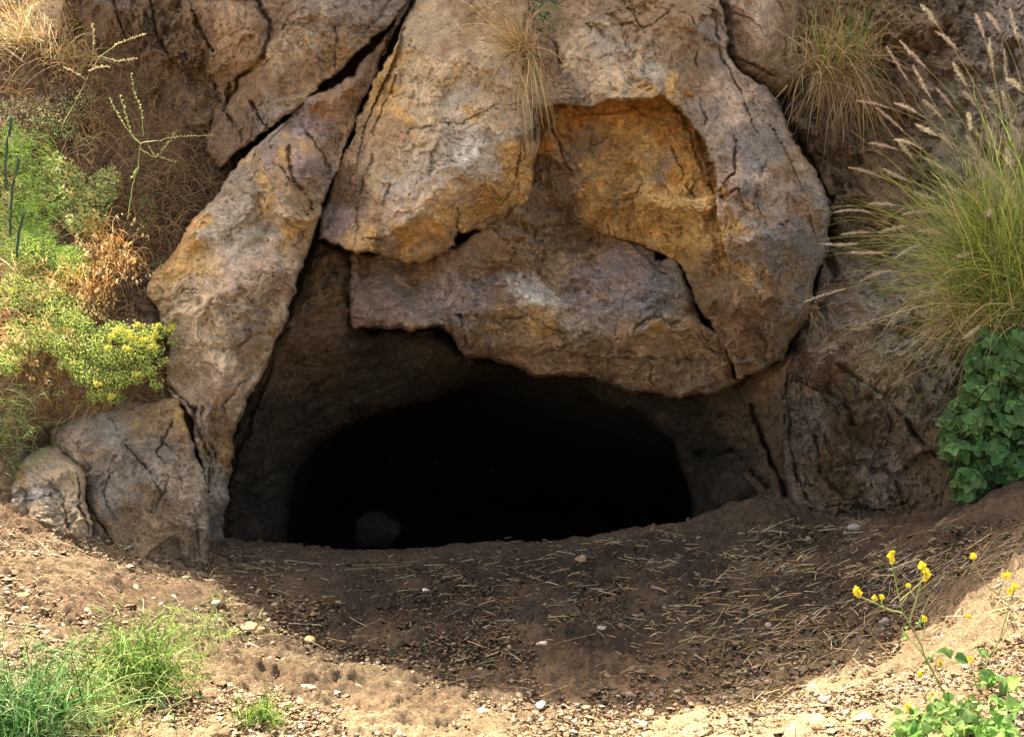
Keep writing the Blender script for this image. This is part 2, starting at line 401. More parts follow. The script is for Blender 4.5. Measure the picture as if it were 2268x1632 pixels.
# ------------------------------------------------------------------ cliff: right-hand face, upper part out of frame, backing
def zz8(x, y): return (1671+.3657*x, 597+.3657*y)
right = piece([(1745, -70), (1762, 120), (1765, 200), (1730, 240), (1800, 350), (1835, 440), (1835, 560), (1798, 650), (1742, 790), (1738, 900), (1742, 1050), (1770, 1200), (1800, 1320), (2640, 1320), (2640, -70)],
    [(1800, 100, 6.85), (1850, 300, 6.65), (1870, 500, 6.45), (1850, 640, 6.25), (1790, 780, 6.0), (1770, 850, 6.0), (1780, 1000, 6.0), (1850, 1130, 5.85), (2000, 650, 5.9),
     (2000, 780, 5.66), (1860, 760, 5.85), (1900, 930, 6.0), (1960, 1010, 5.92), (1850, 980, 5.85), (2100, 850, 5.5), (2060, 1000, 5.65), (2000, 1120, 5.8), (2100, 1110, 5.5), (2268, 1000, 5.15), (2268, 600, 5.4),
     (2268, 300, 5.85), (2268, 0, 6.3), (2080, 0, 6.7), (1980, 150, 6.85), (2100, 250, 6.35), (1950, 400, 6.55), (2640, 0, 5.6), (2640, 600, 4.9), (2640, 1200, 4.4), (2268, 1250, 5.2), (1800, 1300, 5.9)],
    [(1850, 250, 'brown', 70), (1900, 450, 'tan', 80), (2000, 100, 'tan', 80), (2150, 60, 'grey', 60), (2240, 50, 'lgrey', 60), (2200, 300, 'lgrey', 100), (1950, 620, 'lgrey', 60), (1880, 700, 'pink', 60),
     (2000, 720, 'lgrey', 70), (2100, 780, 'lgrey', 60), (1830, 830, 'reddish', 30), (1880, 780, 'pink', 30), (1960, 850, 'cream', 40), (1920, 940, 'tan', 50), (2100, 900, 'lgrey', 50), (1800, 960, 'grey', 40), (1850, 1000, 'tan', 35),
     (1950, 1060, 'pink', 60), (2060, 1030, 'tan', 60), (2000, 1120, 'tan', 50), (1950, 300, 'umber', 80), (1930, 560, 'umber', 40), (1860, 1080, 'tan', 40), (2400, 800, 'grey', 200), (2130, 1050, 'tan', 40)],
    cracks=[([(1725, 800), (1850, 640), (1838, 560), (1845, 440)], 30, .22), ([(2140, 0), (2080, 90), (2000, 170)], 9, .06), ([zz8(500, 580), zz8(640, 660), zz8(760, 740), zz8(900, 870), zz8(1100, 1130)], 16, .14),
            ([zz8(270, 660), zz8(400, 740), zz8(540, 780), zz8(600, 950)], 15, .13), ([zz8(200, 620), zz8(220, 900), zz8(250, 1200), zz8(330, 1400)], 12, .12), ([zz8(380, 1020), zz8(400, 1230), zz8(560, 1400)], 10, .10),
            ([zz8(1130, 600), zz8(1180, 680), zz8(1250, 690)], 8, .07), ([zz8(700, 1200), zz8(780, 1200), zz8(880, 1300), zz8(900, 1400)], 14, .12), ([(1960, 1130), (1830, 1120)], 12, .08), ([(1880, 480), (1960, 520), (1990, 480)], 7, .06)],
    chips=((.42, .13, 'chip'), (.17, .07, 'lump'), (.07, .035, 'chip')), edge=(18, .10), fine=.024, strata=.045, sfreq=7, rot=38, facet=.085, flake=.022)
# light-tight sheet behind everything, sinking into the cave
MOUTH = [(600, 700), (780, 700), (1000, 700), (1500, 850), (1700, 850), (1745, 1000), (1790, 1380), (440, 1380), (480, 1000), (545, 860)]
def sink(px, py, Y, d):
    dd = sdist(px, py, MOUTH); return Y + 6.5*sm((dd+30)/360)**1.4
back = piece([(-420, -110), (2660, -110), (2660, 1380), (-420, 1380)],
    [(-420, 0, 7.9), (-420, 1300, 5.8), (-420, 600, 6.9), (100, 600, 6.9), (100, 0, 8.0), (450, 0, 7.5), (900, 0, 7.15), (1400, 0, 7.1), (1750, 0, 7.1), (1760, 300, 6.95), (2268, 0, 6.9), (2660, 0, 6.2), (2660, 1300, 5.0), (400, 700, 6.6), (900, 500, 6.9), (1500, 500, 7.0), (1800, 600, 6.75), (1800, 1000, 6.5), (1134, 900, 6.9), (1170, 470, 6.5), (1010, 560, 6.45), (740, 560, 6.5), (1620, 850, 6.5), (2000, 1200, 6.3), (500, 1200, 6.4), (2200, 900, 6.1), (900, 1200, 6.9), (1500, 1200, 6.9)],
    [(900, 0, 'umber', 200), (1134, 1000, 'cave', 500), (1800, 500, 'brown', 100)], step=9, extra=sink, fine=.03)  # cave tint paints the dark of the interior onto the back wall
BND = [(120, 40, None), (205, 300, None), (300, 700, None), (330, 1245, 0), (450, 1280, 0), (560, 1345, 0), (700, 1430, 0), (850, 1475, 0), (1000, 1520, 0), (1180, 1552, 0), (1320, 1567, 0), (1480, 1570, 0), (1640, 1562, 0),
       (1760, 1530, 0), (1860, 1490, 0), (1950, 1440, 0), (2030, 1405, 0), (2120, 1370, 0), (2220, 1300, 0), (2300, 1240, 0)]
YC = 7.0; cr = []
for bx, by, kd in BND:                                     # where the edge of the shade lies gives the height of the crest along the sun's rays
    p = ground_hit(bx, by) if kd == 0 else P3(bx, by, float(hillY(np.array([bx]), np.array([by]))[0]) - .05)
    t_ = (YC-p[1])/SD[1]; cr.append((p[0]+SD[0]*t_, p[2]+SD[2]*t_))
print('CREST', [(round(a, 2), round(b, 2)) for a, b in cr])
cs = sorted(cr); CXs = np.array([c[0] for c in cs]); CZs = np.array([c[1] for c in cs]); x0 = CXs[0]-.06
def crest(x):
    return np.where(x < x0, 3.62, np.interp(x, np.r_[x0, CXs, CXs[-1]+.5, 12], np.r_[3.62, np.maximum(CZs, 3.5), CZs[-1]+.1, 5.6]))
cx = np.unique(np.r_[np.linspace(-14, x0-.3, 20), np.arange(x0-.3, 2, .04), np.linspace(2, 14, 20)])
H = crest(cx) + .04*fbm(cx*4, cx*0, 5, 3)*(cx > x0)
YK = np.where(cx < x0, 8.1, 7.0)
rows = []
b0 = np.where(cx < -3.7, -.5, np.where(cx < x0, 3.55, np.where(cx < 3.3, 3.36, -.5)))
for k in np.linspace(0, 1, 9): rows.append(np.stack([cx, np.where(b0 > 0, YK, 6.6+(YK-6.6)*k)+0*cx, b0*(1-k)+H*k], -1))
for yy, dzz in ((8.3, -.1), (9.5, -.3), (14, -1.5), (30, -6)): rows.append(np.stack([cx, yy+0*cx, H+dzz], -1))
U = np.stack(rows); hh, ww = U.shape[:2]; ii = np.arange(hh*ww).reshape(hh, ww)
uq = np.stack([ii[:-1, :-1], ii[1:, :-1], ii[1:, 1:], ii[:-1, 1:]], -1).reshape(-1, 4)
upper = (U.reshape(-1, 3), [uq], np.tile(np.array(PAL['tan']), (hh*ww, 1)))
rock('cliff', None, None, [right, back, upper], MROUGH, kind='structure')

# ------------------------------------------------------------------ cave walls, interior darkness painted into their deeper colours
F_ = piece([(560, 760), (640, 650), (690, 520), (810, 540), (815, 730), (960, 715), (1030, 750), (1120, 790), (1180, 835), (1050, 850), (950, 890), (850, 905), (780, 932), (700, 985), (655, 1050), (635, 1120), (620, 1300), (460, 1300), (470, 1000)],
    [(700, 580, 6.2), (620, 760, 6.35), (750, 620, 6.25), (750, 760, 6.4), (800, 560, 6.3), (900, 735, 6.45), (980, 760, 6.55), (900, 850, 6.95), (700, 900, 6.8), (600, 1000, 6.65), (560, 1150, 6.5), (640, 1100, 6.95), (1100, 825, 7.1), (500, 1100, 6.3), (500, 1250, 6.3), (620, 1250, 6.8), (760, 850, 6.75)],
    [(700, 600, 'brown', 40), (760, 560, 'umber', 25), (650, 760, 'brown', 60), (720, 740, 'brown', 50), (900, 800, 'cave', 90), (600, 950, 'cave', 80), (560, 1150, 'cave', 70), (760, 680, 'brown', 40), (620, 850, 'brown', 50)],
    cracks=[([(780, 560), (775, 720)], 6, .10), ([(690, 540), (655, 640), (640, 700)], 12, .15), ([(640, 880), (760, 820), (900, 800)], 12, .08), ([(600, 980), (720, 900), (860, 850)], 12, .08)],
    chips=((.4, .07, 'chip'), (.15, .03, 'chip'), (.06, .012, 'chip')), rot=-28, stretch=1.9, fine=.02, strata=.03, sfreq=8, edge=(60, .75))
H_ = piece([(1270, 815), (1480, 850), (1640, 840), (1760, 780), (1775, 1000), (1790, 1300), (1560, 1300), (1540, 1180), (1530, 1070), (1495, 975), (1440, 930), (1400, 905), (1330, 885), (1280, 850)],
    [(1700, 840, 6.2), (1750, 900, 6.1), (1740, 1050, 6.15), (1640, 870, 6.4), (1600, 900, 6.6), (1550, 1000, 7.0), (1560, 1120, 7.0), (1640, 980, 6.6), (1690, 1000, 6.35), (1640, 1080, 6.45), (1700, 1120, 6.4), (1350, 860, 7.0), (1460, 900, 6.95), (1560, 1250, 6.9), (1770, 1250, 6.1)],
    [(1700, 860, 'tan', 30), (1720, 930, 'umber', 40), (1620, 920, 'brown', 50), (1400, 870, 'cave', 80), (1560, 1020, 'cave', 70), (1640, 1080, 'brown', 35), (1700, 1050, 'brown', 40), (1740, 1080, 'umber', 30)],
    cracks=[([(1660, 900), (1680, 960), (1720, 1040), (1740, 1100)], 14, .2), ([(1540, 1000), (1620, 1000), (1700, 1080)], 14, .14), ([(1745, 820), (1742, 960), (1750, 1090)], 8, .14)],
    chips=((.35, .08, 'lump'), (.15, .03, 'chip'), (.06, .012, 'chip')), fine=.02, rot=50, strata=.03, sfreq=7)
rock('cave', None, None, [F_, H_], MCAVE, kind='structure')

# ------------------------------------------------------------------ rock masses
A_ = piece([(395, -80), (930, -80), (900, 0), (835, 75), (760, 150), (700, 200), (655, 238), (590, 290), (520, 345), (490, 372), (455, 330), (462, 250), (478, 190), (430, 130), (405, 60)],
    [(420, 0, 6.75), (440, 110, 6.7), (520, 60, 6.45), (600, 0, 6.6), (600, 120, 6.4), (760, 0, 6.6), (700, 100, 6.45), (830, 30, 6.55), (760, 130, 6.5), (640, 220, 6.4), (560, 230, 6.5), (520, 300, 6.5), (480, 200, 6.75), (900, -40, 6.7)],
    [(500, 60, 'tan', 50), (590, 30, 'umber', 40), (640, 100, 'beige', 50), (700, 170, 'tan', 50), (760, 60, 'grey', 60), (800, 10, 'grey', 40), (560, 200, 'umber', 50), (520, 300, 'brown', 40), (430, 60, 'brown', 50), (610, 260, 'grey', 40), (740, 120, 'tan', 40)],
    cracks=[([(420, 0), (440, 60), (470, 110)], 8, .10), ([(565, 0), (600, 60), (585, 120), (530, 170), (500, 250)], 14, .13), ([(520, 175), (560, 150), (600, 130)], 8, .08), ([(560, 230), (590, 290)], 8, .10), ([(745, 60), (738, 150)], 5, .06), ([(505, 180), (510, 260), (540, 300)], 10, .10)],
    edge=(9, .05), rot=-40, chips=((.42, .08, 'chip'), (.17, .03, 'chip'), (.07, .012, 'chip')), fine=.014)
A2 = piece([(160, -80), (430, -80), (440, 60), (470, 160), (480, 240), (450, 330), (400, 290), (330, 230), (260, 190), (190, 110)],
    [(160, 0, 7.1), (300, 0, 6.95), (400, 0, 6.85), (250, 100, 6.95), (400, 120, 6.8), (350, 200, 6.85), (450, 280, 6.7), (160, 120, 7.1)],
    [(250, 40, 'umber', 50), (350, 60, 'brown', 50), (400, 150, 'umber', 50), (300, 150, 'brown', 50), (420, 20, 'tan', 30), (240, 0, 'grey', 30)],
    cracks=[([(330, 0), (350, 80), (400, 160)], 10, .12), ([(250, 0), (280, 90)], 8, .1)], edge=(30, .1), chips=((.3, .10, 'chip'), (.15, .05, 'lump'), (.06, .02, 'chip')), fine=.02)
rock('rock_outcrop', 'dark brown rough outcrop in the upper left, behind the dry weeds', 'rock', [A2], MROUGH)
rock('rock_wall', 'tan cracked rock wall above the leaning slab, cut off by the diagonal crevice', 'rock', [A_])
J_ = piece([(1588, -80), (1768, -80), (1772, 60), (1772, 165), (1745, 200), (1722, 215), (1680, 190), (1630, 160), (1600, 100)],
    [(1600, 0, 6.75), (1680, 50, 6.55), (1680, 140, 6.55), (1750, 50, 6.75), (1740, 180, 6.7), (1610, 120, 6.75), (1680, -70, 6.7)],
    [(1660, 60, 'pink', 40), (1680, 130, 'tan', 40), (1750, 100, 'umber', 40), (1600, 50, 'grey', 25), (1700, 190, 'tan', 30)],
    cracks=[([(1620, 30), (1660, 40), (1690, 60)], 6, .05)], edge=(30, .22), chips=((.45, .05, 'chip'), (.16, .015, 'chip')), fine=.010)
rock('boulder', 'smooth pale tan boulder wedged high between the arch and the hanging grass', 'boulder', [J_])
# leaning slab, left of the mouth
B_ = piece([(925, -60), (905, 10), (850, 120), (815, 200), (782, 285), (748, 365), (722, 430), (700, 500), (676, 560), (664, 615), (628, 705), (600, 780), (565, 850), (530, 925), (508, 965), (506, 1020), (500, 1080), (495, 1160), (500, 1300), (440, 1300), (455, 1200), (462, 1090), (440, 1000), (425, 925), (385, 880), (372, 850), (365, 720), (350, 682), (326, 645), (340, 600), (380, 560), (420, 500), (470, 440), (520, 380), (570, 325), (610, 285), (650, 250), (690, 215), (735, 195), (780, 165), (830, 110), (870, 55), (890, -60)],
    [(900, -40, 6.85), (860, 70, 6.62), (800, 160, 6.42), (750, 220, 6.25), (760, 290, 6.35), (700, 330, 6.1), (690, 230, 6.3), (610, 310, 6.2), (640, 400, 5.98), (700, 420, 6.12), (560, 360, 6.12), (480, 450, 5.98), (560, 480, 5.85), (640, 520, 5.85), (420, 540, 5.85), (350, 630, 5.82), (450, 620, 5.68), (600, 620, 5.75), (650, 610, 5.9), (380, 740, 5.75), (500, 720, 5.56), (600, 720, 5.8), (400, 860, 5.66), (500, 830, 5.55), (560, 830, 5.75), (450, 940, 5.55), (510, 940, 5.72), (480, 1040, 5.58), (495, 1150, 5.6), (460, 1200, 5.5), (480, 1290, 5.5)],
    [(720, 220, 'reddish', 35), (690, 270, 'purple', 35), (625, 300, 'grey', 30), (640, 350, 'orange', 22), (600, 350, 'purple', 25), (690, 380, 'purple', 35), (560, 400, 'ochre', 28), (640, 430, 'tan', 30), (520, 400, 'grey', 22), (700, 310, 'orange', 14), (660, 500, 'ochre', 22), (620, 470, 'beige', 35), (580, 440, 'orange', 14),
     (500, 470, 'lgrey', 35), (450, 500, 'ochre', 24), (390, 600, 'ochre', 48), (430, 570, 'ochre', 30), (480, 540, 'lgrey', 30), (560, 540, 'lgrey', 50), (600, 620, 'pink', 45), (420, 680, 'cream', 45), (520, 660, 'pink', 50), (560, 720, 'lgrey', 30), (470, 760, 'cream', 45), (590, 745, 'orange', 14), (540, 770, 'tan', 25), (450, 830, 'pink', 40), (520, 860, 'pink', 35), (420, 800, 'beige', 30),
     (480, 940, 'tan', 30), (500, 990, 'orange', 12), (440, 920, 'pink', 25), (485, 1100, 'lgrey', 30), (480, 1200, 'grey', 30), (800, 150, 'umber', 35), (860, 80, 'umber', 30), (700, 200, 'grey', 22), (760, 300, 'tan', 30)],
    cuts=[((470, 450, 6.0), (350, 620, 5.86), (380, 420, 6.7)), ((676, 560, 5.86), (560, 850, 5.72), (700, 800, 6.6))],
    cracks=[([(636, 330), (650, 400), (690, 440), (680, 470)], 9, .09), ([(655, 250), (700, 330), (730, 400)], 9, .07), ([(600, 330), (625, 380), (690, 460)], 7, .05), ([(640, 500), (670, 520), (655, 545), (670, 570)], 7, .05),
            ([(350, 680), (385, 650), (440, 645)], 5, .05), ([(620, 730), (570, 740), (530, 770), (490, 775)], 9, .06), ([(640, 700), (600, 740), (620, 760)], 8, .05), ([(550, 840), (520, 870), (495, 895), (500, 920), (470, 935)], 6, .06), ([(440, 900), (450, 960), (480, 1000), (475, 1060)], 8, .07),
            ([(560, 830), (600, 790)], 5, .05), ([(370, 850), (425, 900), (440, 960), (470, 1010), (462, 1090)], 10, .12), ([(395, 660), (380, 690), (370, 800)], 5, .04), ([(520, 620), (560, 670), (600, 700)], 4, .03)],
    edge=(8, .05), rot=-52, chips=((.5, .05, 'chip'), (.2, .03, 'chip'), (.075, .012, 'chip')), fine=.010, fb=(.7, .03), facet=.10)
rock('rock_slab', 'tall leaning slab of ochre and grey rock left of the cave mouth', 'rock', [B_])
# central hanging block
C_ = piece([(935, -80), (912, 20), (868, 110), (835, 170), (800, 250), (770, 320), (742, 380), (724, 440), (708, 500), (702, 532), (740, 540), (780, 548), (840, 560), (900, 580), (935, 582), (985, 558), (1012, 545), (1012, 512), (1060, 516), (1120, 494), (1160, 450), (1185, 385), (1200, 320), (1190, 262), (1175, 215), (1188, 140), (1170, 60), (1165, -80)],
    [(940, -60, 6.75), (1000, 0, 6.45), (1100, 0, 6.45), (1160, -60, 6.7), (900, 120, 6.35), (1000, 150, 6.1), (1100, 120, 6.2), (1160, 150, 6.35), (830, 250, 6.3), (900, 300, 6.0), (1000, 280, 5.9), (1100, 260, 5.95), (1150, 240, 6.1), (780, 380, 6.25), (860, 420, 5.92), (960, 380, 5.72), (1060, 330, 5.75), (1150, 300, 5.9), (730, 500, 6.15), (790, 530, 5.85), (870, 520, 5.68), (960, 470, 5.62), (1060, 400, 5.68), (1140, 380, 5.9), (1000, 540, 5.85), (1190, 330, 6.15)],
    [(960, 60, 'beige', 50), (1050, 40, 'tan', 50), (890, 140, 'ochre', 35), (980, 170, 'cream', 50), (1080, 120, 'cream', 40), (1000, 110, 'tan', 35), (860, 230, 'ochre', 35), (830, 280, 'tan', 35), (930, 260, 'beige', 40), (1020, 240, 'lgrey', 40), (1100, 220, 'cream', 40), (1060, 265, 'ochre', 16), (780, 340, 'tan', 30), (840, 380, 'beige', 35), (900, 400, 'lgrey', 35),
     (1000, 330, 'lgrey', 50), (1060, 340, 'white', 45), (960, 380, 'lgrey', 40), (1110, 300, 'lgrey', 30), (760, 420, 'brown', 35), (750, 480, 'purple', 30), (820, 470, 'tan', 35), (880, 480, 'pink', 35), (940, 440, 'cream', 35), (800, 540, 'ochre', 18), (930, 520, 'orange', 35), (1000, 470, 'ochre', 30), (1060, 440, 'orange', 40), (1120, 400, 'orange', 35), (1150, 340, 'ochre', 30), (1000, 540, 'tan', 25), (1080, 500, 'umber', 25), (1170, 300, 'umber', 22), (1170, 120, 'tan', 25), (870, 560, 'umber', 25)],
    cuts=[((790, 552, 5.73), (905, 482, 5.66), (900, 575, 6.0)), ((905, 482, 5.66), (1010, 400, 5.70), (1010, 530, 6.05)), ((1010, 398, 5.70), (1150, 318, 5.86), (1120, 480, 6.15))],
    cracks=[([(912, 285), (960, 278), (1020, 275), (1065, 255), (1100, 235), (1150, 228)], 7, .08), ([(1060, 262), (1110, 245), (1150, 240)], 5, .05), ([(1155, 240), (1158, 330), (1140, 400), (1110, 450)], 6, .07), ([(905, 285), (895, 330)], 4, .03), ([(1012, 420), (1010, 540)], 5, .06),
            ([(880, 170), (855, 230), (830, 300)], 7, .06), ([(920, 200), (870, 215)], 6, .04), ([(820, 350), (800, 440), (780, 540)], 10, .05), ([(870, 380), (850, 470), (835, 540)], 9, .04), ([(700, 540), (720, 500), (745, 470)], 12, .06), ([(1010, 510), (1060, 500), (1110, 470)], 4, .04)],
    edge=(7, .045), rot=-62, stretch=.7, chips=((.5, .045, 'chip'), (.2, .018, 'chip'), (.07, .009, 'chip')), fine=.009, fb=(.9, .03))
rock('rock_block', 'pale beige hanging block of rock in the middle, below the blond grass tuft', 'rock', [C_])
# arch on the right: rust hollow and its outer shell
D2 = piece([(1150, 215), (1540, 195), (1605, 400), (1690, 560), (1745, 700), (1735, 790), (1700, 815), (1660, 835), (1628, 845), (1622, 790), (1560, 700), (1535, 640), (1515, 600), (1460, 560), (1440, 552), (1400, 535), (1330, 512), (1250, 488), (1190, 470), (1165, 440), (1150, 330)],
    [(1180, 260, 6.22), (1300, 260, 6.28), (1450, 240, 6.2), (1540, 250, 6.02), (1250, 330, 6.35), (1350, 350, 6.22), (1450, 340, 6.08), (1490, 300, 6.08), (1540, 360, 5.84), (1200, 430, 6.4), (1280, 450, 6.22), (1400, 450, 6.05), (1500, 450, 5.84), (1580, 480, 5.72), (1480, 540, 6.08), (1560, 560, 5.85), (1560, 640, 6.05), (1640, 600, 5.72), (1620, 700, 5.85), (1700, 680, 5.75), (1640, 800, 6.0), (1720, 770, 5.9)],
    [(1230, 250, 'rust', 35), (1300, 260, 'rust', 45), (1400, 240, 'rust', 30), (1500, 260, 'rust', 30), (1540, 330, 'rust', 30), (1580, 400, 'rust', 30), (1370, 290, 'orange', 40), (1450, 300, 'rust', 30), (1300, 330, 'umber', 40), (1410, 350, 'ochre', 35), (1350, 380, 'orange', 40), (1240, 380, 'umber', 45), (1210, 300, 'rust', 25),
     (1300, 430, 'orange', 40), (1420, 430, 'ochre', 40), (1500, 420, 'orange', 30), (1480, 370, 'tan', 20), (1380, 490, 'ochre', 30), (1480, 500, 'ochre', 35), (1240, 460, 'umber', 35), (1560, 500, 'ochre', 30), (1600, 580, 'ochre', 28), (1560, 600, 'umber', 22), (1640, 640, 'tan', 28), (1600, 680, 'umber', 25), (1620, 560, 'ochre', 20), (1680, 700, 'umber', 30), (1700, 780, 'umber', 30), (1650, 780, 'reddish', 25), (1720, 720, 'grey', 16)],
    cracks=[([(1195, 265), (1225, 290), (1245, 360), (1275, 400), (1290, 430), (1350, 445), (1400, 440)], 8, .08), ([(1400, 450), (1425, 400)], 4, .05), ([(1390, 540), (1395, 480)], 4, .04), ([(1460, 515), (1520, 505), (1560, 480)], 7, .05), ([(1520, 260), (1540, 330), (1560, 400), (1585, 430)], 9, .06), ([(1470, 290), (1500, 360), (1540, 440)], 6, .05), ([(1230, 300), (1330, 350), (1400, 370)], 20, .05), ([(1250, 340), (1300, 420)], 10, .05)],
    edge=(9, .05), rot=32, chips=((.38, .08, 'chip'), (.16, .045, 'chip'), (.065, .02, 'chip')), fine=.018, facet=.11, flake=.022)
D1 = piece([(1150, -80), (1590, -80), (1598, 60), (1615, 130), (1650, 165), (1695, 195), (1728, 250), (1748, 300), (1770, 340), (1800, 380), (1822, 420), (1838, 470), (1830, 530), (1818, 580), (1800, 640), (1790, 690), (1765, 740), (1738, 775), (1722, 800), (1700, 770), (1690, 720), (1655, 650), (1625, 590), (1600, 530), (1588, 470), (1590, 405), (1562, 325), (1535, 280), (1502, 235), (1462, 212), (1420, 218), (1350, 224), (1310, 240), (1260, 236), (1220, 232), (1178, 240), (1168, 120)],
    [(1180, -60, 6.8), (1180, 100, 6.45), (1190, 220, 6.25), (1300, 0, 6.5), (1300, 120, 6.2), (1300, 215, 6.0), (1450, 0, 6.45), (1450, 110, 6.1), (1460, 195, 5.85), (1560, 0, 6.55), (1560, 130, 6.15), (1600, 230, 5.82), (1540, 240, 5.8), (1650, 200, 6.15), (1640, 330, 5.66), (1720, 300, 6.05), (1600, 420, 5.66), (1700, 420, 5.68), (1790, 430, 6.0), (1650, 550, 5.6), (1750, 550, 5.72), (1810, 560, 6.05), (1700, 650, 5.66), (1770, 680, 5.95), (1715, 760, 5.85), (1450, -70, 6.75)],
    [(1200, 60, 'umber', 40), (1220, 170, 'tan', 35), (1300, 30, 'tan', 40), (1290, 150, 'cream', 32), (1330, 90, 'lgrey', 30), (1260, 215, 'grey', 30), (1400, 140, 'cream', 30), (1400, 60, 'tan', 35), (1380, 190, 'cream', 28), (1450, 170, 'lgrey', 30), (1420, 100, 'grey', 30), (1500, 60, 'tan', 40), (1540, 150, 'umber', 35), (1500, 195, 'ochre', 16), (1450, 212, 'orange', 13), (1330, 220, 'tan', 20),
     (1590, 100, 'grey', 30), (1600, 180, 'pink', 30), (1640, 240, 'pink', 40), (1570, 240, 'grey', 30), (1690, 230, 'grey', 35), (1610, 320, 'grey', 35), (1700, 320, 'grey', 35), (1750, 360, 'tan', 25), (1660, 380, 'bluegrey', 30), (1700, 420, 'pink', 22), (1760, 400, 'pink', 32), (1720, 460, 'pink', 40), (1790, 450, 'grey', 25), (1620, 450, 'pink', 30), (1600, 500, 'ochre', 20), (1650, 520, 'pink', 35), (1720, 560, 'bluegrey', 50), (1670, 570, 'grey', 35), (1780, 560, 'grey', 35), (1790, 480, 'tan', 25), (1640, 600, 'ochre', 18), (1680, 650, 'pink', 25), (1750, 640, 'tan', 30), (1740, 720, 'umber', 28), (1770, 680, 'grey', 25), (1700, 730, 'umber', 20)],
    cracks=[([(1630, 300), (1625, 380), (1590, 430), (1570, 500)], 8, .08), ([(1400, 40), (1340, 60), (1300, 50)], 6, .06), ([(1380, 0), (1420, 60), (1480, 30)], 7, .07), ([(1530, 0), (1545, 150), (1560, 280)], 5, .05), ([(1570, 20), (1600, 130), (1640, 200), (1680, 300)], 8, .06), ([(1600, 440), (1640, 420), (1650, 460)], 8, .07), ([(1690, 360), (1670, 450), (1700, 500)], 7, .05), ([(1690, 480), (1740, 500), (1790, 470)], 10, .06), ([(1700, 720), (1740, 700), (1775, 640)], 7, .06), ([(1180, 60), (1230, 100), (1250, 180)], 9, .06), ([(1270, 130), (1320, 150), (1360, 120), (1380, 160)], 8, .045)],
    edge=(6, .04), rot=48, chips=((.4, .055, 'chip'), (.17, .028, 'chip'), (.06, .014, 'chip')), fine=.016, facet=.10, flake=.018)
rock('rock_arch', 'great rock arch with a rust orange hollow, above and right of the cave mouth', 'rock', [D2, D1])
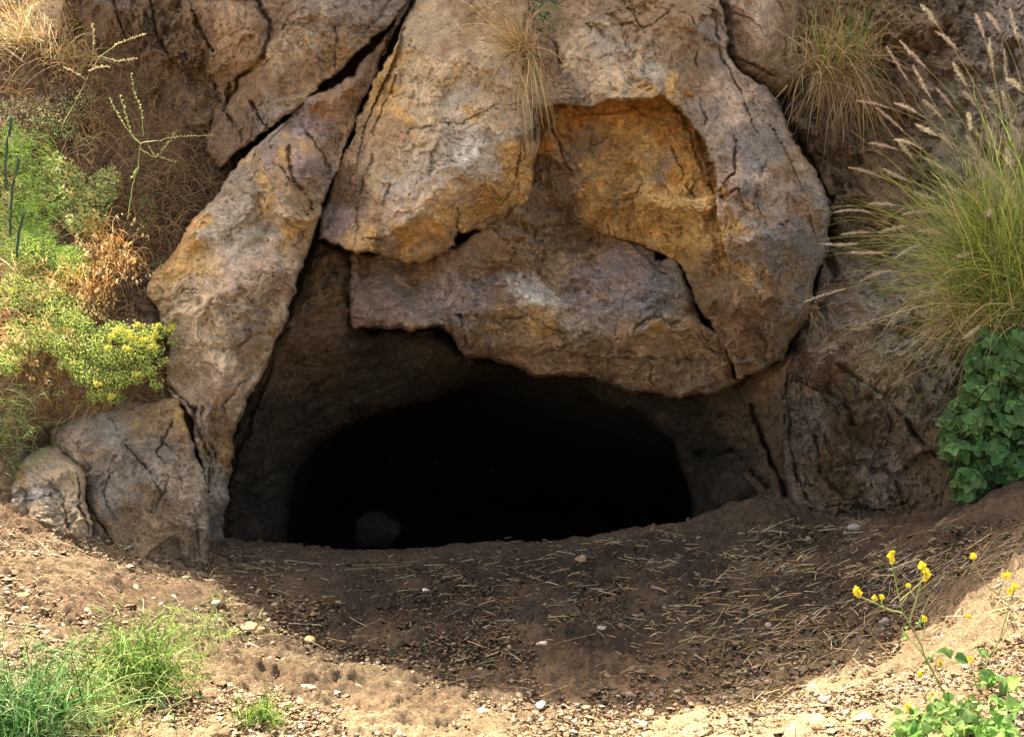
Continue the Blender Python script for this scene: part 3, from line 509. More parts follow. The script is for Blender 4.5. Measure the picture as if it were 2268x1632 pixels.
# brow ledge over the mouth
E_ = piece([(778, 560), (850, 565), (920, 585), (1010, 548), (1060, 515), (1130, 470), (1160, 420), (1195, 390), (1230, 440), (1270, 480), (1340, 510), (1400, 532), (1446, 552), (1448, 576), (1490, 568), (1515, 600), (1535, 650), (1560, 708), (1600, 750), (1618, 790), (1626, 835), (1638, 850), (1590, 865), (1540, 868), (1490, 876), (1440, 862), (1400, 866), (1350, 850), (1300, 832), (1250, 826), (1190, 832), (1150, 812), (1100, 796), (1060, 790), (1030, 786), (1018, 762), (1005, 735), (985, 720), (940, 718), (880, 722), (820, 722), (778, 726)],
    [(790, 580, 6.2), (790, 710, 6.15), (900, 600, 6.3), (900, 660, 6.12), (900, 710, 6.1), (1020, 560, 6.12), (1050, 525, 6.14), (1100, 505, 6.14), (1050, 640, 6.08), (1030, 700, 6.05), (1150, 500, 6.2), (1200, 600, 6.12), (1180, 670, 6.0), (1300, 530, 6.4), (1330, 620, 6.1), (1330, 690, 5.92), (1400, 560, 6.3), (1460, 600, 6.12), (1500, 660, 5.9), (1530, 640, 6.05), (1480, 700, 5.88), (1030, 770, 6.2), (1150, 760, 6.15), (1150, 810, 6.3), (1300, 760, 6.02), (1300, 820, 6.2), (1450, 780, 5.95), (1480, 860, 6.15), (1570, 760, 5.98), (1600, 840, 6.12), (1200, 470, 6.3), (1190, 410, 6.35), (1240, 830, 6.3)],
    [(800, 600, 'brown', 25), (850, 590, 'grey', 35), (830, 660, 'purple', 40), (900, 660, 'purple', 45), (900, 700, 'pink', 20), (980, 590, 'umber', 35), (1000, 650, 'purple', 45), (1100, 560, 'umber', 50), (1120, 640, 'lgrey', 22), (1170, 655, 'white', 24), (1125, 650, 'white', 12), (1205, 640, 'white', 9), (1215, 600, 'cream', 8), (1275, 575, 'cream', 9), (1080, 660, 'purple', 35), (1200, 520, 'umber', 50), (1220, 600, 'brown', 30), (1280, 560, 'umber', 45), (1230, 650, 'lgrey', 25), (1320, 640, 'purple', 50), (1400, 600, 'purple', 45), (1350, 550, 'tan', 30), (1440, 640, 'bluegrey', 40), (1490, 650, 'lgrey', 30), (1400, 680, 'bluegrey', 35), (1480, 700, 'lgrey', 20), (1300, 710, 'lgrey', 25), (1380, 720, 'grey', 22),
     (1100, 720, 'tan', 30), (1050, 750, 'umber', 30), (1150, 770, 'tan', 28), (1200, 720, 'ochre', 22), (1250, 780, 'tan', 35), (1330, 760, 'tan', 28), (1350, 800, 'umber', 30), (1450, 720, 'ochre', 22), (1420, 780, 'tan', 35), (1500, 740, 'umber', 25), (1540, 720, 'tan', 25), (1570, 780, 'tan', 30), (1480, 830, 'umber', 30), (1580, 840, 'tan', 22), (1300, 820, 'umber', 30)],
    cuts=[((1010, 700, 6.03), (1300, 720, 5.92), (1150, 800, 6.22)), ((1300, 720, 5.92), (1500, 700, 5.88), (1400, 850, 6.12))],
    cracks=[([(1010, 700), (1090, 712), (1170, 700), (1240, 735), (1310, 745)], 6, .07), ([(1360, 740), (1370, 690), (1390, 640)], 4, .03), ([(1400, 735), (1440, 700), (1490, 715), (1530, 690)], 8, .07), ([(1320, 800), (1400, 790), (1500, 800), (1570, 800)], 8, .07), ([(1020, 700), (1040, 780)], 6, .05), ([(1620, 860), (1610, 800), (1560, 760), (1540, 700)], 5, .04), ([(1205, 480), (1195, 640)], 5, .02), ([(1180, 790), (1280, 760), (1400, 745)], 6, .05), ([(1430, 800), (1450, 850)], 6, .05)],
    edge=(9, .05), rot=8, stretch=1.4, chips=((.42, .06, 'chip'), (.16, .045, 'chip'), (.06, .018, 'chip')), fine=.018, fb=(.8, .03), facet=.11, flake=.022)
rock('rock_ledge', 'purple grey brow of rock with white mineral streaks directly over the cave mouth', 'rock', [E_])
K_ = piece([(85, 915), (180, 882), (300, 892), (395, 885), (412, 930), (432, 985), (458, 1055), (466, 1110), (460, 1180), (456, 1340), (180, 1340), (195, 1200), (188, 1120), (160, 1040), (110, 985)],
    [(100, 950, 5.7), (120, 1000, 5.55), (200, 910, 5.65), (300, 910, 5.55), (390, 910, 5.55), (250, 1000, 5.3), (350, 1010, 5.35), (300, 1100, 5.18), (430, 1060, 5.38), (430, 1200, 5.22), (350, 1200, 5.12), (220, 1160, 5.16), (150, 1000, 5.3), (300, 1300, 5.1), (450, 1300, 5.2), (200, 1060, 5.28)],
    [(150, 930, 'pink', 40), (240, 940, 'lgrey', 40), (340, 940, 'tan', 35), (380, 900, 'ochre', 22), (370, 1000, 'grey', 22), (280, 1030, 'grey', 40), (400, 960, 'tan', 25), (200, 1030, 'pink', 40), (240, 1120, 'grey', 40), (320, 1110, 'umber', 30), (340, 1180, 'tan', 35), (400, 1080, 'pink', 35), (420, 1150, 'pink', 35), (260, 1180, 'tan', 35), (400, 1220, 'umber', 30), (350, 1060, 'grey', 25)],
    cracks=[([(240, 930), (290, 1000), (330, 1050), (350, 1100)], 5, 0.048), ([(380, 930), (350, 1000), (370, 1060), (340, 1130)], 6, 0.054), ([(400, 1060), (410, 1120), (440, 1180)], 3, 0.030), ([(250, 1010), (230, 1080), (260, 1160)], 4, 0.030), ([(330, 960), (400, 1010)], 3, 0.030), ([(300, 1150), (290, 1190)], 3, 0.024)],
    edge=(16, .10), rot=60, chips=((.35, .06, 'chip'), (.15, .03, 'chip'), (.06, .014, 'chip')), fine=.012)
rock('boulder', 'broad weathered boulder at the foot of the leaning slab, mostly in shade', 'boulder', [K_])
L_ = piece([(10, 1090), (40, 1030), (85, 992), (125, 985), (165, 1020), (186, 1060), (192, 1130), (200, 1180), (222, 1340), (0, 1340)],
    [(30, 1060, 5.2), (100, 1000, 5.4), (160, 1030, 5.28), (100, 1080, 5.08), (100, 1150, 4.88), (170, 1130, 4.95), (200, 1220, 4.9), (20, 1150, 4.88), (100, 1300, 4.8)],
    [(60, 1090, 'white', 30), (110, 1030, 'cream', 30), (100, 1110, 'lgrey', 30), (40, 1060, 'ochre', 18), (150, 1080, 'beige', 30), (160, 1160, 'cream', 30), (60, 1150, 'cream', 30)],
    cracks=[([(110, 1070), (140, 1110), (150, 1170)], 6, .04), ([(50, 1110), (110, 1100)], 6, .03)], edge=(26, .16), chips=((.22, .05, 'chip'), (.10, .025, 'chip'), (.045, .012, 'chip')), fine=.014)
rock('boulder', 'small sunlit whitish boulder at the far left, resting against the broad weathered one', 'boulder', [L_])
# mark: plants
# ------------------------------------------------------------------ strands, leaves, flowers
def nrm(a): return a/np.maximum(np.linalg.norm(a, axis=-1, keepdims=True), 1e-9)
def rnd(*sh): return rng.random(sh)
def strands(base, dirs, length, k=6, droop=.6, wob=.12, power=1.3):
    """(N,k,3) polylines bending down under their weight"""
    N = len(base); P = np.zeros((N, k, 3)); P[:, 0] = base; d = nrm(dirs); L = np.broadcast_to(length, (N,))
    droop = np.broadcast_to(droop, (N,)); side = rng.normal(0, wob, (N, 3))
    for j in range(1, k):
        t = (j/(k-1))**power
        dd = nrm(d + np.array([0, 0, -1])*(droop*t)[:, None]*1.6 + side*t + rng.normal(0, wob*.35, (N, 3)))
        P[:, j] = P[:, j-1] + dd*(L/(k-1))[:, None]
    return P
def tubes(P, r, col, sides=3, taper=.25):
    N, k, _ = P.shape; T = np.gradient(P, axis=1); T = nrm(T)
    up = np.where(np.abs(T[..., 2:3]) > .9, np.array([1., 0, 0]), np.array([0, 0, 1.]))
    A = nrm(np.cross(T, up)); B = np.cross(T, A)
    rr = np.broadcast_to(r, (N,))[:, None]*np.linspace(1, taper, k)[None]
    th = np.arange(sides)*2*np.pi/sides
    V = P[:, :, None] + rr[..., None, None]*(np.cos(th)[:, None]*A[:, :, None] + np.sin(th)[:, None]*B[:, :, None])
    idx = np.arange(N*k*sides).reshape(N, k, sides)
    q = np.stack([idx[:, :-1], np.roll(idx, -1, 2)[:, :-1], np.roll(idx, -1, 2)[:, 1:], idx[:, 1:]], -1).reshape(-1, 4)
    c = np.repeat(np.broadcast_to(col, (N, 3)), k*sides, 0)
    return V.reshape(-1, 3), [q], c
def ribbons(P, wd, col, shape=None):
    """flat blades, a shallow V in section"""
    N, k, _ = P.shape; T = nrm(np.gradient(P, axis=1)); A = nrm(np.cross(T, rng.normal(0, 1, (N, 1, 3)) + np.array([0, 0, .3])))
    pr = np.linspace(1, .1, k) if shape is None else np.asarray(shape)
    ww = np.broadcast_to(wd, (N,))[:, None]*pr[None]
    Bn = np.cross(T, A)
    V = np.stack([P-A*ww[..., None]+Bn*ww[..., None]*.4, P, P+A*ww[..., None]+Bn*ww[..., None]*.4], 2)
    idx = np.arange(N*k*3).reshape(N, k, 3)
    q = np.concatenate([np.stack([idx[:, :-1, i], idx[:, :-1, i+1], idx[:, 1:, i+1], idx[:, 1:, i]], -1).reshape(-1, 4) for i in (0, 1)])
    return V.reshape(-1, 3), [q], np.repeat(np.broadcast_to(col, (N, 3)), k*3, 0)
HEART = np.array([(0, 0, 0), (-.42, .12, .10), (-.5, .42, .13), (-.28, .78, .06), (0, 1.05, -.12), (.28, .78, .06), (.5, .42, .13), (.42, .12, .10), (0, .5, 0)])
HF = [np.array([(8, 0, 1), (8, 1, 2), (8, 2, 3), (8, 3, 4), (8, 4, 5), (8, 5, 6), (8, 6, 7), (8, 7, 0)])]
LEAF = np.array([(0, 0, 0), (-.22, .3, .06), (-.2, .65, .05), (0, 1, -.05), (.2, .65, .05), (.22, .3, .06), (0, .5, 0)])
LF = [np.array([(6, 0, 1), (6, 1, 2), (6, 2, 3), (6, 3, 4), (6, 4, 5), (6, 5, 0)])]
def leaves(pos, tip, nor, size, col, T=HEART, TF=HF):
    tip = nrm(tip); nor = nrm(nor - tip*(nor*tip).sum(-1, keepdims=True)); sd = np.cross(tip, nor)
    N = len(pos); size = np.broadcast_to(size, (N,))
    V = pos[:, None] + size[:, None, None]*(T[None, :, 0:1]*sd[:, None] + T[None, :, 1:2]*tip[:, None] + T[None, :, 2:3]*nor[:, None])
    f = (TF[0][None] + (np.arange(N)*len(T))[:, None, None]).reshape(-1, 3)
    return V.reshape(-1, 3), [f], np.repeat(np.broadcast_to(col, (N, 3)), len(T), 0)
def vary(cols, n, v=.22):
    cols = np.array(cols, float); i = rng.integers(0, len(cols), n)
    return np.clip(cols[i]*(1+rng.normal(0, v, (n, 1)))*(1+rng.normal(0, .06, (n, 3))), .004, .9)
def part(name, ps, root, mat=MPLANT, label=None):
    V, Fc, col = join(ps if isinstance(ps, list) else [ps])
    o = mesh(name, V-np.array(root.location), Fc, mat, col, parent=root)
    if label: o['label'] = label
    return o
def thing(name, label, cat, loc, group=None):
    return tag(empty(name, loc), label, cat, group)
def cone(n, mean, spread):
    return nrm(np.array(mean, float)[None] + rng.normal(0, spread, (n, 3)))
def duplicate(root, loc, rz, sc, label=None):
    c = root.copy(); C.objects.link(c); c.location = [float(v) for v in loc]; c.rotation_euler = (0, 0, rz); c.scale = (sc, sc, sc)
    if label: c['label'] = label
    for ch in root.children:
        d = ch.copy(); C.objects.link(d); d.parent = c
    return c
def hp(px, py, off=.0): return P3(px, py, float(hillY(np.array([float(px)]), np.array([float(py)]))[0]) - off)
def line(pts, Y, k=24, jit=.003):
    """smooth polyline through picture-plan points at distance(s) Y"""
    Ys = np.broadcast_to(Y, (len(pts),)); Q = np.array([P3(a, b, y) for (a, b), y in zip(pts, Ys)])
    t = np.r_[0, np.cumsum(np.linalg.norm(np.diff(Q, axis=0), axis=1))]; tt = np.linspace(0, t[-1], k)
    out = np.stack([np.interp(tt, t, Q[:, i]) for i in range(3)], -1)
    for _ in range(2): out[1:-1] = .25*out[:-2]+.5*out[1:-1]+.25*out[2:]
    return out[None] + rng.normal(0, jit, (1, k, 3))*np.r_[0, np.ones(k-2), 0][None, :, None]
STRAW = [(.52, .40, .20), (.45, .33, .16), (.60, .48, .27), (.38, .26, .12)]
DEAD = [(.22, .14, .07), (.30, .20, .10), (.16, .10, .055), (.36, .26, .14)]
ORANGE = [(.60, .31, .08), (.66, .42, .14), (.50, .22, .05), (.70, .54, .26)]
GREEN = [(.13, .24, .04), (.20, .32, .06), (.09, .17, .035), (.28, .38, .09)]
BRIGHT = [(.28, .50, .07), (.36, .58, .10), (.18, .38, .06), (.46, .60, .14)]
SAGE = [(.32, .38, .17), (.42, .45, .22), (.22, .28, .11)]
LIME = [(.52, .58, .12), (.40, .50, .10), (.28, .38, .08), (.62, .64, .22)]
YELLOW = [(.80, .66, .03), (.85, .74, .06), (.72, .60, .04)]
FRONT = np.array([0, -1, .25])

# ---- blond tuft in the middle crevice
b = P3(1165, 120, 5.98); t = thing('grass_tuft', 'blond dry grass tuft spilling down the crevice beside the beige hanging block', 'grass', b)
n = 170; up = strands(b+rng.normal(0, .018, (n, 3)), cone(n, (-.55, -.35, .75), .32), rng.uniform(.2, .60, n), 10, rng.uniform(.3, 1.2, n), .24)
n2 = 110; dn = strands(b+rng.normal(0, .03, (n2, 3)), cone(n2, (0, -.5, -.3), .33), rng.uniform(.2, .62, n2), 8, 1.4, .12)
part('blades', ribbons(up, .0027, vary(STRAW, n)), t, MDRY); part('hanging_blades', ribbons(dn, .0027, vary(STRAW+DEAD, n2)), t, MDRY)
n3 = 130; part('thatch', ribbons(strands(b+np.array([.02, 0, -.03])+rng.normal(0, .03, (n3, 3)), cone(n3, (.2, -.4, -.3), .6), rng.uniform(.06, .17, n3), 5, .6, .2), .002, vary(DEAD, n3)), t, MDRY)
lf = P3(np.array([1135, 1155.]), np.array([-15, -25.]), np.array([6.3, 6.25]))
b = P3(1210, 20, 6.2); t = thing('leafy_weed', 'small blue green leafy weed above the blond tuft at the top edge', 'plant', b)
n = 120; pos = b+rng.normal(0, 1, (n, 3))*np.array([.045, .03, .055])
part('leaves', leaves(pos, rng.normal(0, .6, (n, 3))+FRONT*.4, rng.normal(0, .5, (n, 3))+FRONT, rng.uniform(.010, .022, n), vary([(.10, .17, .08), (.15, .22, .11), (.07, .12, .05)], n)), t)
part('stems', tubes(strands(np.repeat(b[None]+np.array([[0, .05, -.05]]), 14, 0), cone(14, (0, -.4, .5), .6), .10, 4, .1), .0016, vary(GREEN, 14)), t)
# ---- hanging grass, upper right
b = P3(1855, 150, 6.30); t = thing('grass_clump', 'green and brown clump of grass hanging in the hollow right of the pale wedged boulder', 'grass', b)
n = 260; part('blades', ribbons(strands(b+rng.normal(0, 1, (n, 3))*np.array([.09, .04, .05]), cone(n, (.02, -.45, .9), .34), rng.uniform(.15, .5, n), 8, rng.uniform(.1, .9, n), .22), .0024, vary(GREEN+STRAW+[(.30, .28, .08)], n)), t)
n = 480; part('dead_blades', ribbons(strands(b+rng.normal(0, 1, (n, 3))*np.array([.10, .03, .06]), cone(n, (0, -.6, -.1), .62), rng.uniform(.12, .58, n), 8, 1.0, .34), .0028, vary(DEAD+STRAW[:2], n)), t, MDRY)
n = 130; b2 = P3(1820, 10, 6.45); part('twigs', tubes(strands(b2+rng.normal(0, 1, (n, 3))*np.array([.16, .03, .05]), cone(n, (0, -.5, 0), .8), rng.uniform(.1, .3, n), 7, .3, .4), .0014, vary(DEAD, n)), t, MDRY)
n = 140; b2 = P3(1840, 290, 6.48); part('dead_roots', tubes(strands(b2+rng.normal(0, 1, (n, 3))*np.array([.07, .03, .08]), cone(n, (0, -.5, -.3), .7), rng.uniform(.05, .2, n), 6, .5, .4), .0013, vary([(.13, .075, .06), (.2, .12, .08)], n)), t, MDRY)
b = P3(1800, 690, 5.9); t = thing('root_tuft', 'little bunch of dry roots hanging in the seam at the foot of the arch', 'roots', b)
n = 46; part('roots', tubes(strands(b+rng.normal(0, 1, (n, 3))*np.array([.03, .02, .02]), cone(n, (-.1, -.6, .1), .5), rng.uniform(.06, .22, n), 7, 1.2, .22), .0018, vary(STRAW+DEAD, n)), t, MDRY)
# ---- fountain grass
b = P3(2215, 650, 5.0); t = thing('fountain_grass', 'large green fountain grass with pinkish cream plumes at the right edge', 'grass', b)
n = 1700; ang = rng.normal(R(110), R(30), n); dr = np.stack([np.cos(ang), rng.normal(-.25, .28, n), np.sin(ang)], -1)
bb = b+rng.normal(0, 1, (n, 3))*np.array([.12, .07, .12])+np.array([.04, 0, 0])
part('blades', ribbons(strands(bb, dr, rng.uniform(.25, .88, n), 9, rng.uniform(.1, .8, n), .13), .0021, vary([(.20, .28, .05), (.30, .37, .08), (.10, .17, .03), (.40, .42, .12), (.46, .40, .16)], n, .3)), t)
n = 520; ang = rng.normal(R(200), R(45), n); dr = np.stack([np.cos(ang), rng.normal(-.3, .3, n), np.sin(ang)], -1)
part('dead_blades', ribbons(strands(b+rng.normal(0, 1, (n, 3))*np.array([.14, .07, .13])+np.array([.03, 0, -.04]), dr, rng.uniform(.15, .5, n), 7, .6, .14), .0022, vary(STRAW+DEAD+[(.3, .27, .08)], n)), t, MDRY)
tips = [(2010, 178, 1.0), (2050, 150, .9), (2075, 55, .5), (1970, 240, .8), (2000, 290, .9), (2040, 330, .7), (1950, 392, .9), (2010, 400, .5), (2075, 300, .4), (1925, 470, .9), (1985, 455, .5), (1900, 540, 1.1), (1955, 560, .9), (1870, 640, 1.2), (1925, 515, .6), (1975, 600, .8),
        (2110, 240, .6), (2140, 190, .5), (2120, 110, .8), (2180, 85, .7), (2200, 150, .5), (2150, 290, .4), (2165, 340, .4), (2095, 380, .4), (2130, 430, .4), (2060, 470, .5), (2090, 520, .5), (2040, 540, .5), (2180, 400, .4), (2215, 330, .4), (2235, 255, .4), (2210, 230, .4), (2240, 370, .4), (2262, 310, .4), (2250, 440, .4), (2190, 480, .4), (2225, 520, .4),
        (2245, 580, .4), (2150, 560, .3), (2105, 610, .4), (2200, 390, .35), (2160, 235, .4), (2230, 180, .5), (2255, 90, .7), (2262, 200, .4), (2030, 250, .6), (2060, 215, .9), (2085, 260, .5), (2020, 350, .4), (2010, 500, .5), (2170, 720, .35), (2070, 440, .4), (2110, 330, .5), (2260, 480, .35), (1985, 330, .6), (2215, 70, .6)]
SP = []
for x_, y_, l_ in tips:
    tipP = P3(x_, y_, 4.85+rng.uniform(-.18, .18)); root_ = bb[rng.integers(0, 400)]; mid = (root_+tipP)/2+np.array([.08, -.05, .16])*rng.uniform(.5, 1.2)
    tt = np.linspace(0, 1, 22)[:, None]; c_ = (1-tt)**2*root_+2*tt*(1-tt)*mid+tt**2*tipP; SP.append(c_)
    L = .07+.10*l_; d_ = nrm(c_[-1]-c_[-4]); ax = c_[-1]+d_[None]*np.linspace(0, L, 14)[:, None]*1.0 + np.array([-.10*0, 0, -1])[None]*(np.linspace(0, 1, 14)[:, None]**2)*L*.22*rng.uniform(-.6, 1.4)
    m_ = 230; k_ = rng.integers(0, 13, m_); u_ = k_/13.; st = ax[k_]+(ax[np.minimum(k_+1, 13)]-ax[k_])*rnd(m_, 1); rad = .80*(.004+.012*np.sin(np.pi*np.clip(u_*.9+.08, 0, 1)))*rng.uniform(.6, 1.25, m_)*(1.25 if l_ < .55 else 1)
    hd = nrm(rng.normal(0, 1, (m_, 3)) + d_*.9)
    colr = [(.62, .50, .42), (.70, .60, .48), (.52, .38, .32)] if l_ > .55 else [(.70, .64, .48), (.62, .58, .42), (.55, .46, .36)]
    part('plume', [tubes(strands(st, hd, rad, 3, .2, .1), .0009, vary(colr, m_, .12), 3, .3), tubes(ax[None], .0022, np.array([[.5, .42, .3]]))], t, MDRY)
part('stems', tubes(np.array(SP), .0016, vary([(.38, .38, .14), (.48, .44, .2)], len(SP)), 3, .6), t)
# ---- green leafy bush
b = P3(2200, 1090, 4.9); t = thing('leafy_bush', 'dark green bush of small heart shaped leaves below the fountain grass', 'bush', b)
blobs = [(2225, 800, 62, 50), (2180, 860, 50, 45), (2150, 930, 52, 45), (2235, 920, 62, 70), (2120, 985, 34, 36), (2190, 1000, 60, 50), (2250, 1030, 50, 40), (2150, 1060, 40, 32), (2290, 850, 60, 80), (2300, 970, 60, 70), (2160, 800, 25, 20), (2190, 760, 30, 25), (2250, 755, 35, 25), (2145, 1095, 25, 14), (2105, 930, 16, 14)]
LP_, SPb = [], []
for cx_, cy_, rx, ry in blobs:
    m_ = int(rx*ry/26)+8; a_ = rnd(m_)*2*np.pi; q_ = np.sqrt(rnd(m_)); X_ = cx_+rx*q_*np.cos(a_); Y_ = cy_+ry*q_*np.sin(a_)
    LP_.append(P3(X_, Y_, 4.78+.16*q_**2+rng.uniform(-.03, .12, m_)))
LP_ = np.concatenate(LP_); pos = np.repeat(LP_, 4, 0); m_ = len(pos); k4 = np.tile(np.arange(4), len(LP_))*np.pi/2+np.repeat(rnd(len(LP_))*3, 4)
face = nrm(np.repeat(rng.normal(0, .35, (len(LP_), 3)), 4, 0)+np.array([-.1, -.75, .55])); e1 = nrm(np.cross(face, [0, 0, 1.])); e2 = np.cross(face, e1)
out_ = e1*np.cos(k4)[:, None]+e2*np.sin(k4)[:, None]
part('leaves', leaves(pos, out_+np.array([0, 0, -.35])+face*.1, face+.3*out_, rng.uniform(.012, .048, m_), vary([(.075, .16, .045), (.10, .20, .06), (.055, .12, .035), (.13, .24, .08)], m_, .15)), t)
m_ = len(LP_); st = np.stack([LP_+np.array([.04, .12, -.12])+rng.normal(0, .02, (m_, 3)), LP_+np.array([.02, .05, -.03]), LP_], 1)
part('stems', tubes(st, .0022, vary([(.10, .14, .05), (.14, .12, .06)], m_)), t)
# ---- hillside vegetation on the left
n = 9500; X_ = rng.uniform(-60, 500, n); Y_ = rng.uniform(-30, 960, n); keepm = (X_ < 470-.10*Y_) & (rnd(n) < .35+.65*sm((fbm(X_/90, Y_/90, 77, 3)+.3)))
X_, Y_ = X_[keepm], Y_[keepm]; n = len(X_); bs = P3(X_, Y_, hillY(X_, Y_)-.01)
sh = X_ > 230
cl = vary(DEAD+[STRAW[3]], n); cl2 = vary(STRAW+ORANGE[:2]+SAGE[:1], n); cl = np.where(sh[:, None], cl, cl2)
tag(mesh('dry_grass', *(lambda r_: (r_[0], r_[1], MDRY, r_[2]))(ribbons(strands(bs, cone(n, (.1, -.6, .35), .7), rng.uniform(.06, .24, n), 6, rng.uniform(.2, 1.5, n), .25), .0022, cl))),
    'mat of brown and straw coloured dead grass covering the left bank', 'dry grass', kind='stuff')
def brush(label, px, py, n, rad, L, cols, name='dry_brush', off=.05, mean=(0, -.45, .55), wdt=.0022, spread=.5, droop=.7, group=None, k=8, seeds=None, flat=True):
    b = hp(px, py, off); t = thing(name, label, 'dry grass', b, group)
    st = b+rng.normal(0, 1, (n, 3))*rad*np.array([1, .4, .6]); P_ = strands(st, cone(n, mean, spread), rng.uniform(.4*L, L, n), k, rng.uniform(.2*droop, 1.6*droop, n), .2)
    part('blades', ribbons(P_, wdt, vary(cols, n)) if flat else tubes(P_, wdt, vary(cols, n)), t, MDRY)
    if seeds:
        m_ = int(n*seeds); tp = P_[:m_, -1]; tp = np.repeat(tp, 6, 0)+rng.normal(0, .012, (m_*6, 3))
        part('seed_heads', leaves(tp, cone(m_*6, (.1, -.2, -1), .4), rng.normal(0, 1, (m_*6, 3)), rng.uniform(.014, .028, m_*6), vary([(.66, .50, .26), (.58, .38, .15)], m_*6), LEAF, LF), t, MDRY)
    return t
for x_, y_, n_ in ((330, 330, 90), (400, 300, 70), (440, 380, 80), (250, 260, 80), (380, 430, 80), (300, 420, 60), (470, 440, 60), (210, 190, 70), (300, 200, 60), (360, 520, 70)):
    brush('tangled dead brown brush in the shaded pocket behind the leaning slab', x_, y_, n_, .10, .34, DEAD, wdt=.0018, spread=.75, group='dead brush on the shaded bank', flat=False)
brush('big clump of long blond grass at the top left corner', 65, 110, 260, .13, .62, STRAW+[(.62, .54, .36)], 'blond_grass', .02, (-.15, -.4, .85), .0028, .42, .8, k=10)
brush('blond grass sticking out to the right of the corner clump', 160, 130, 160, .10, .42, STRAW, 'blond_grass', .08, (.5, -.4, .4), .0024, .42, .8)
for x_, y_ in ((215, 520), (265, 560), (235, 600), (150, 640), (200, 650)):
    brush('nodding orange brown oat grass in the sun on the left bank', x_, y_, 70, .05, .30, ORANGE, 'oat_grass', .12, (.25, -.5, .7), .0024, .42, 1.2, group='oat grass on the sunny bank', seeds=.5)
for x_, y_ in ((60, 680), (30, 760), (110, 760), (60, 600)):
    brush('tuft of bent straw and orange grass among the green herbs', x_, y_, 80, .07, .28, ORANGE+STRAW, 'straw_tuft', .12, (.1, -.6, .45), .0024, .5, 1.2, group='straw tufts on the sunny bank', seeds=.25)
def herb(label, blobs, cols, size, name='green_herb', off=.12, T=LEAF, TF=LF, dens=9, flowers=None, stemcol=GREEN, cat='plant', depth=.10):
    b = hp(blobs[0][0], blobs[0][1]+blobs[0][3], off); t = thing(name, label, cat, b)
    A_l, B_l = [], []
    for cx_, cy_, rx, ry in blobs:
        m_ = int(rx*ry/dens)+5; a_ = rnd(m_)*2*np.pi; q_ = np.sqrt(rnd(m_)); X_ = cx_+rx*q_*np.cos(a_); Y_ = cy_+ry*q_*np.sin(a_)
        Yd = hillY(X_, Y_)-off-depth*(1-q_**2)*rng.uniform(.2, 1.3, m_); A_l.append(P3(X_, Y_, Yd)); B_l.append(P3(cx_+.4*(X_-cx_), cy_+ry*.7+.2*(Y_-cy_), Yd+.12))
    A_l = np.concatenate(A_l); B_l = np.concatenate(B_l); m_ = len(A_l)
    sprig = np.repeat(A_l, 3, 0)+rng.normal(0, size*.8, (m_*3, 3)); mm = len(sprig)
    part('leaves', leaves(sprig, cone(mm, (0, -.4, .5), .7), rng.normal(0, .5, (mm, 3))+FRONT, rng.uniform(.6, 1.3, mm)*size, vary(cols, mm), T, TF), t)
    sel = rng.permutation(m_)[:max(12, m_//6)]; tt = np.linspace(0, 1, 7)[None, :, None]
    part('stems', tubes(B_l[sel][:, None]*(1-tt)+A_l[sel][:, None]*tt+rng.normal(0, .006, (len(sel), 7, 3)), .0018, vary(stemcol, len(sel))), t)
    if flowers:
        for fx_, fy_, fr in flowers:
            k_ = int(fr*1.6)+6; X_ = fx_+rng.normal(0, fr*.5, k_); Y_ = fy_+rng.normal(0, fr*.4, k_); p_ = P3(X_, Y_, hillY(X_, Y_)-off-depth-.02)
            p_ = np.repeat(p_, 5, 0); dq = rng.normal(0, 1, p_.shape)
            part('flower_cluster', leaves(p_, dq, rng.normal(0, .5, p_.shape)+FRONT, .011, vary([(.70, .66, .12), (.78, .72, .16), (.60, .60, .12)], len(p_), .1), LEAF, LF), t)
    return t
herb('low yellow flowering bush draped over the rock left of the leaning slab', [(170, 715, 40, 22), (130, 760, 30, 30), (200, 760, 45, 30), (255, 735, 35, 22), (300, 752, 40, 22), (345, 735, 30, 16), (375, 728, 14, 10), (240, 790, 40, 25), (300, 795, 38, 20), (340, 775, 24, 16), (195, 830, 38, 26), (250, 840, 34, 24), (290, 835, 30, 18), (330, 822, 20, 14), (215, 875, 26, 14), (255, 880, 18, 12), (350, 850, 16, 10), (160, 800, 30, 24), (385, 760, 10, 8), (362, 800, 14, 10)], LIME+SAGE[:1]+GREEN[:1], .011, 'flowering_bush', .20, dens=4.2, depth=.07,
     flowers=[(265, 730, 16), (292, 745, 18), (318, 755, 16), (345, 742, 14), (378, 728, 12), (350, 722, 8), (335, 765, 12), (250, 745, 10), (285, 775, 12), (305, 720, 10), (240, 770, 8), (215, 850, 8), (245, 880, 8), (300, 830, 8)], cat='bush')
herb('pale green round leaved herb in the sun above the oat grass', [(150, 420, 40, 60), (200, 440, 45, 50), (240, 410, 28, 40), (125, 370, 22, 28), (190, 490, 50, 35), (100, 640, 50, 40)], [(.34, .42, .16), (.44, .48, .24), (.26, .34, .10), (.48, .42, .12)], .014, 'leafy_herb', .12, HEART, HF, dens=9)
herb('sage green herb between the fennel and the yellow flowering bush', [(70, 560, 60, 45), (40, 640, 60, 50), (130, 680, 60, 45), (70, 740, 60, 45), (160, 590, 50, 45), (20, 800, 35, 30)], LIME+SAGE+BRIGHT[:2], .011, 'sage_herb', .16, dens=5)
herb('small grey green herb half in shade under the blond grass', [(60, 250, 60, 40), (130, 270, 50, 40), (170, 220, 40, 25), (40, 310, 30, 20)], SAGE+[(.36, .34, .2)], .011, 'shaded_herb', .10, dens=12)
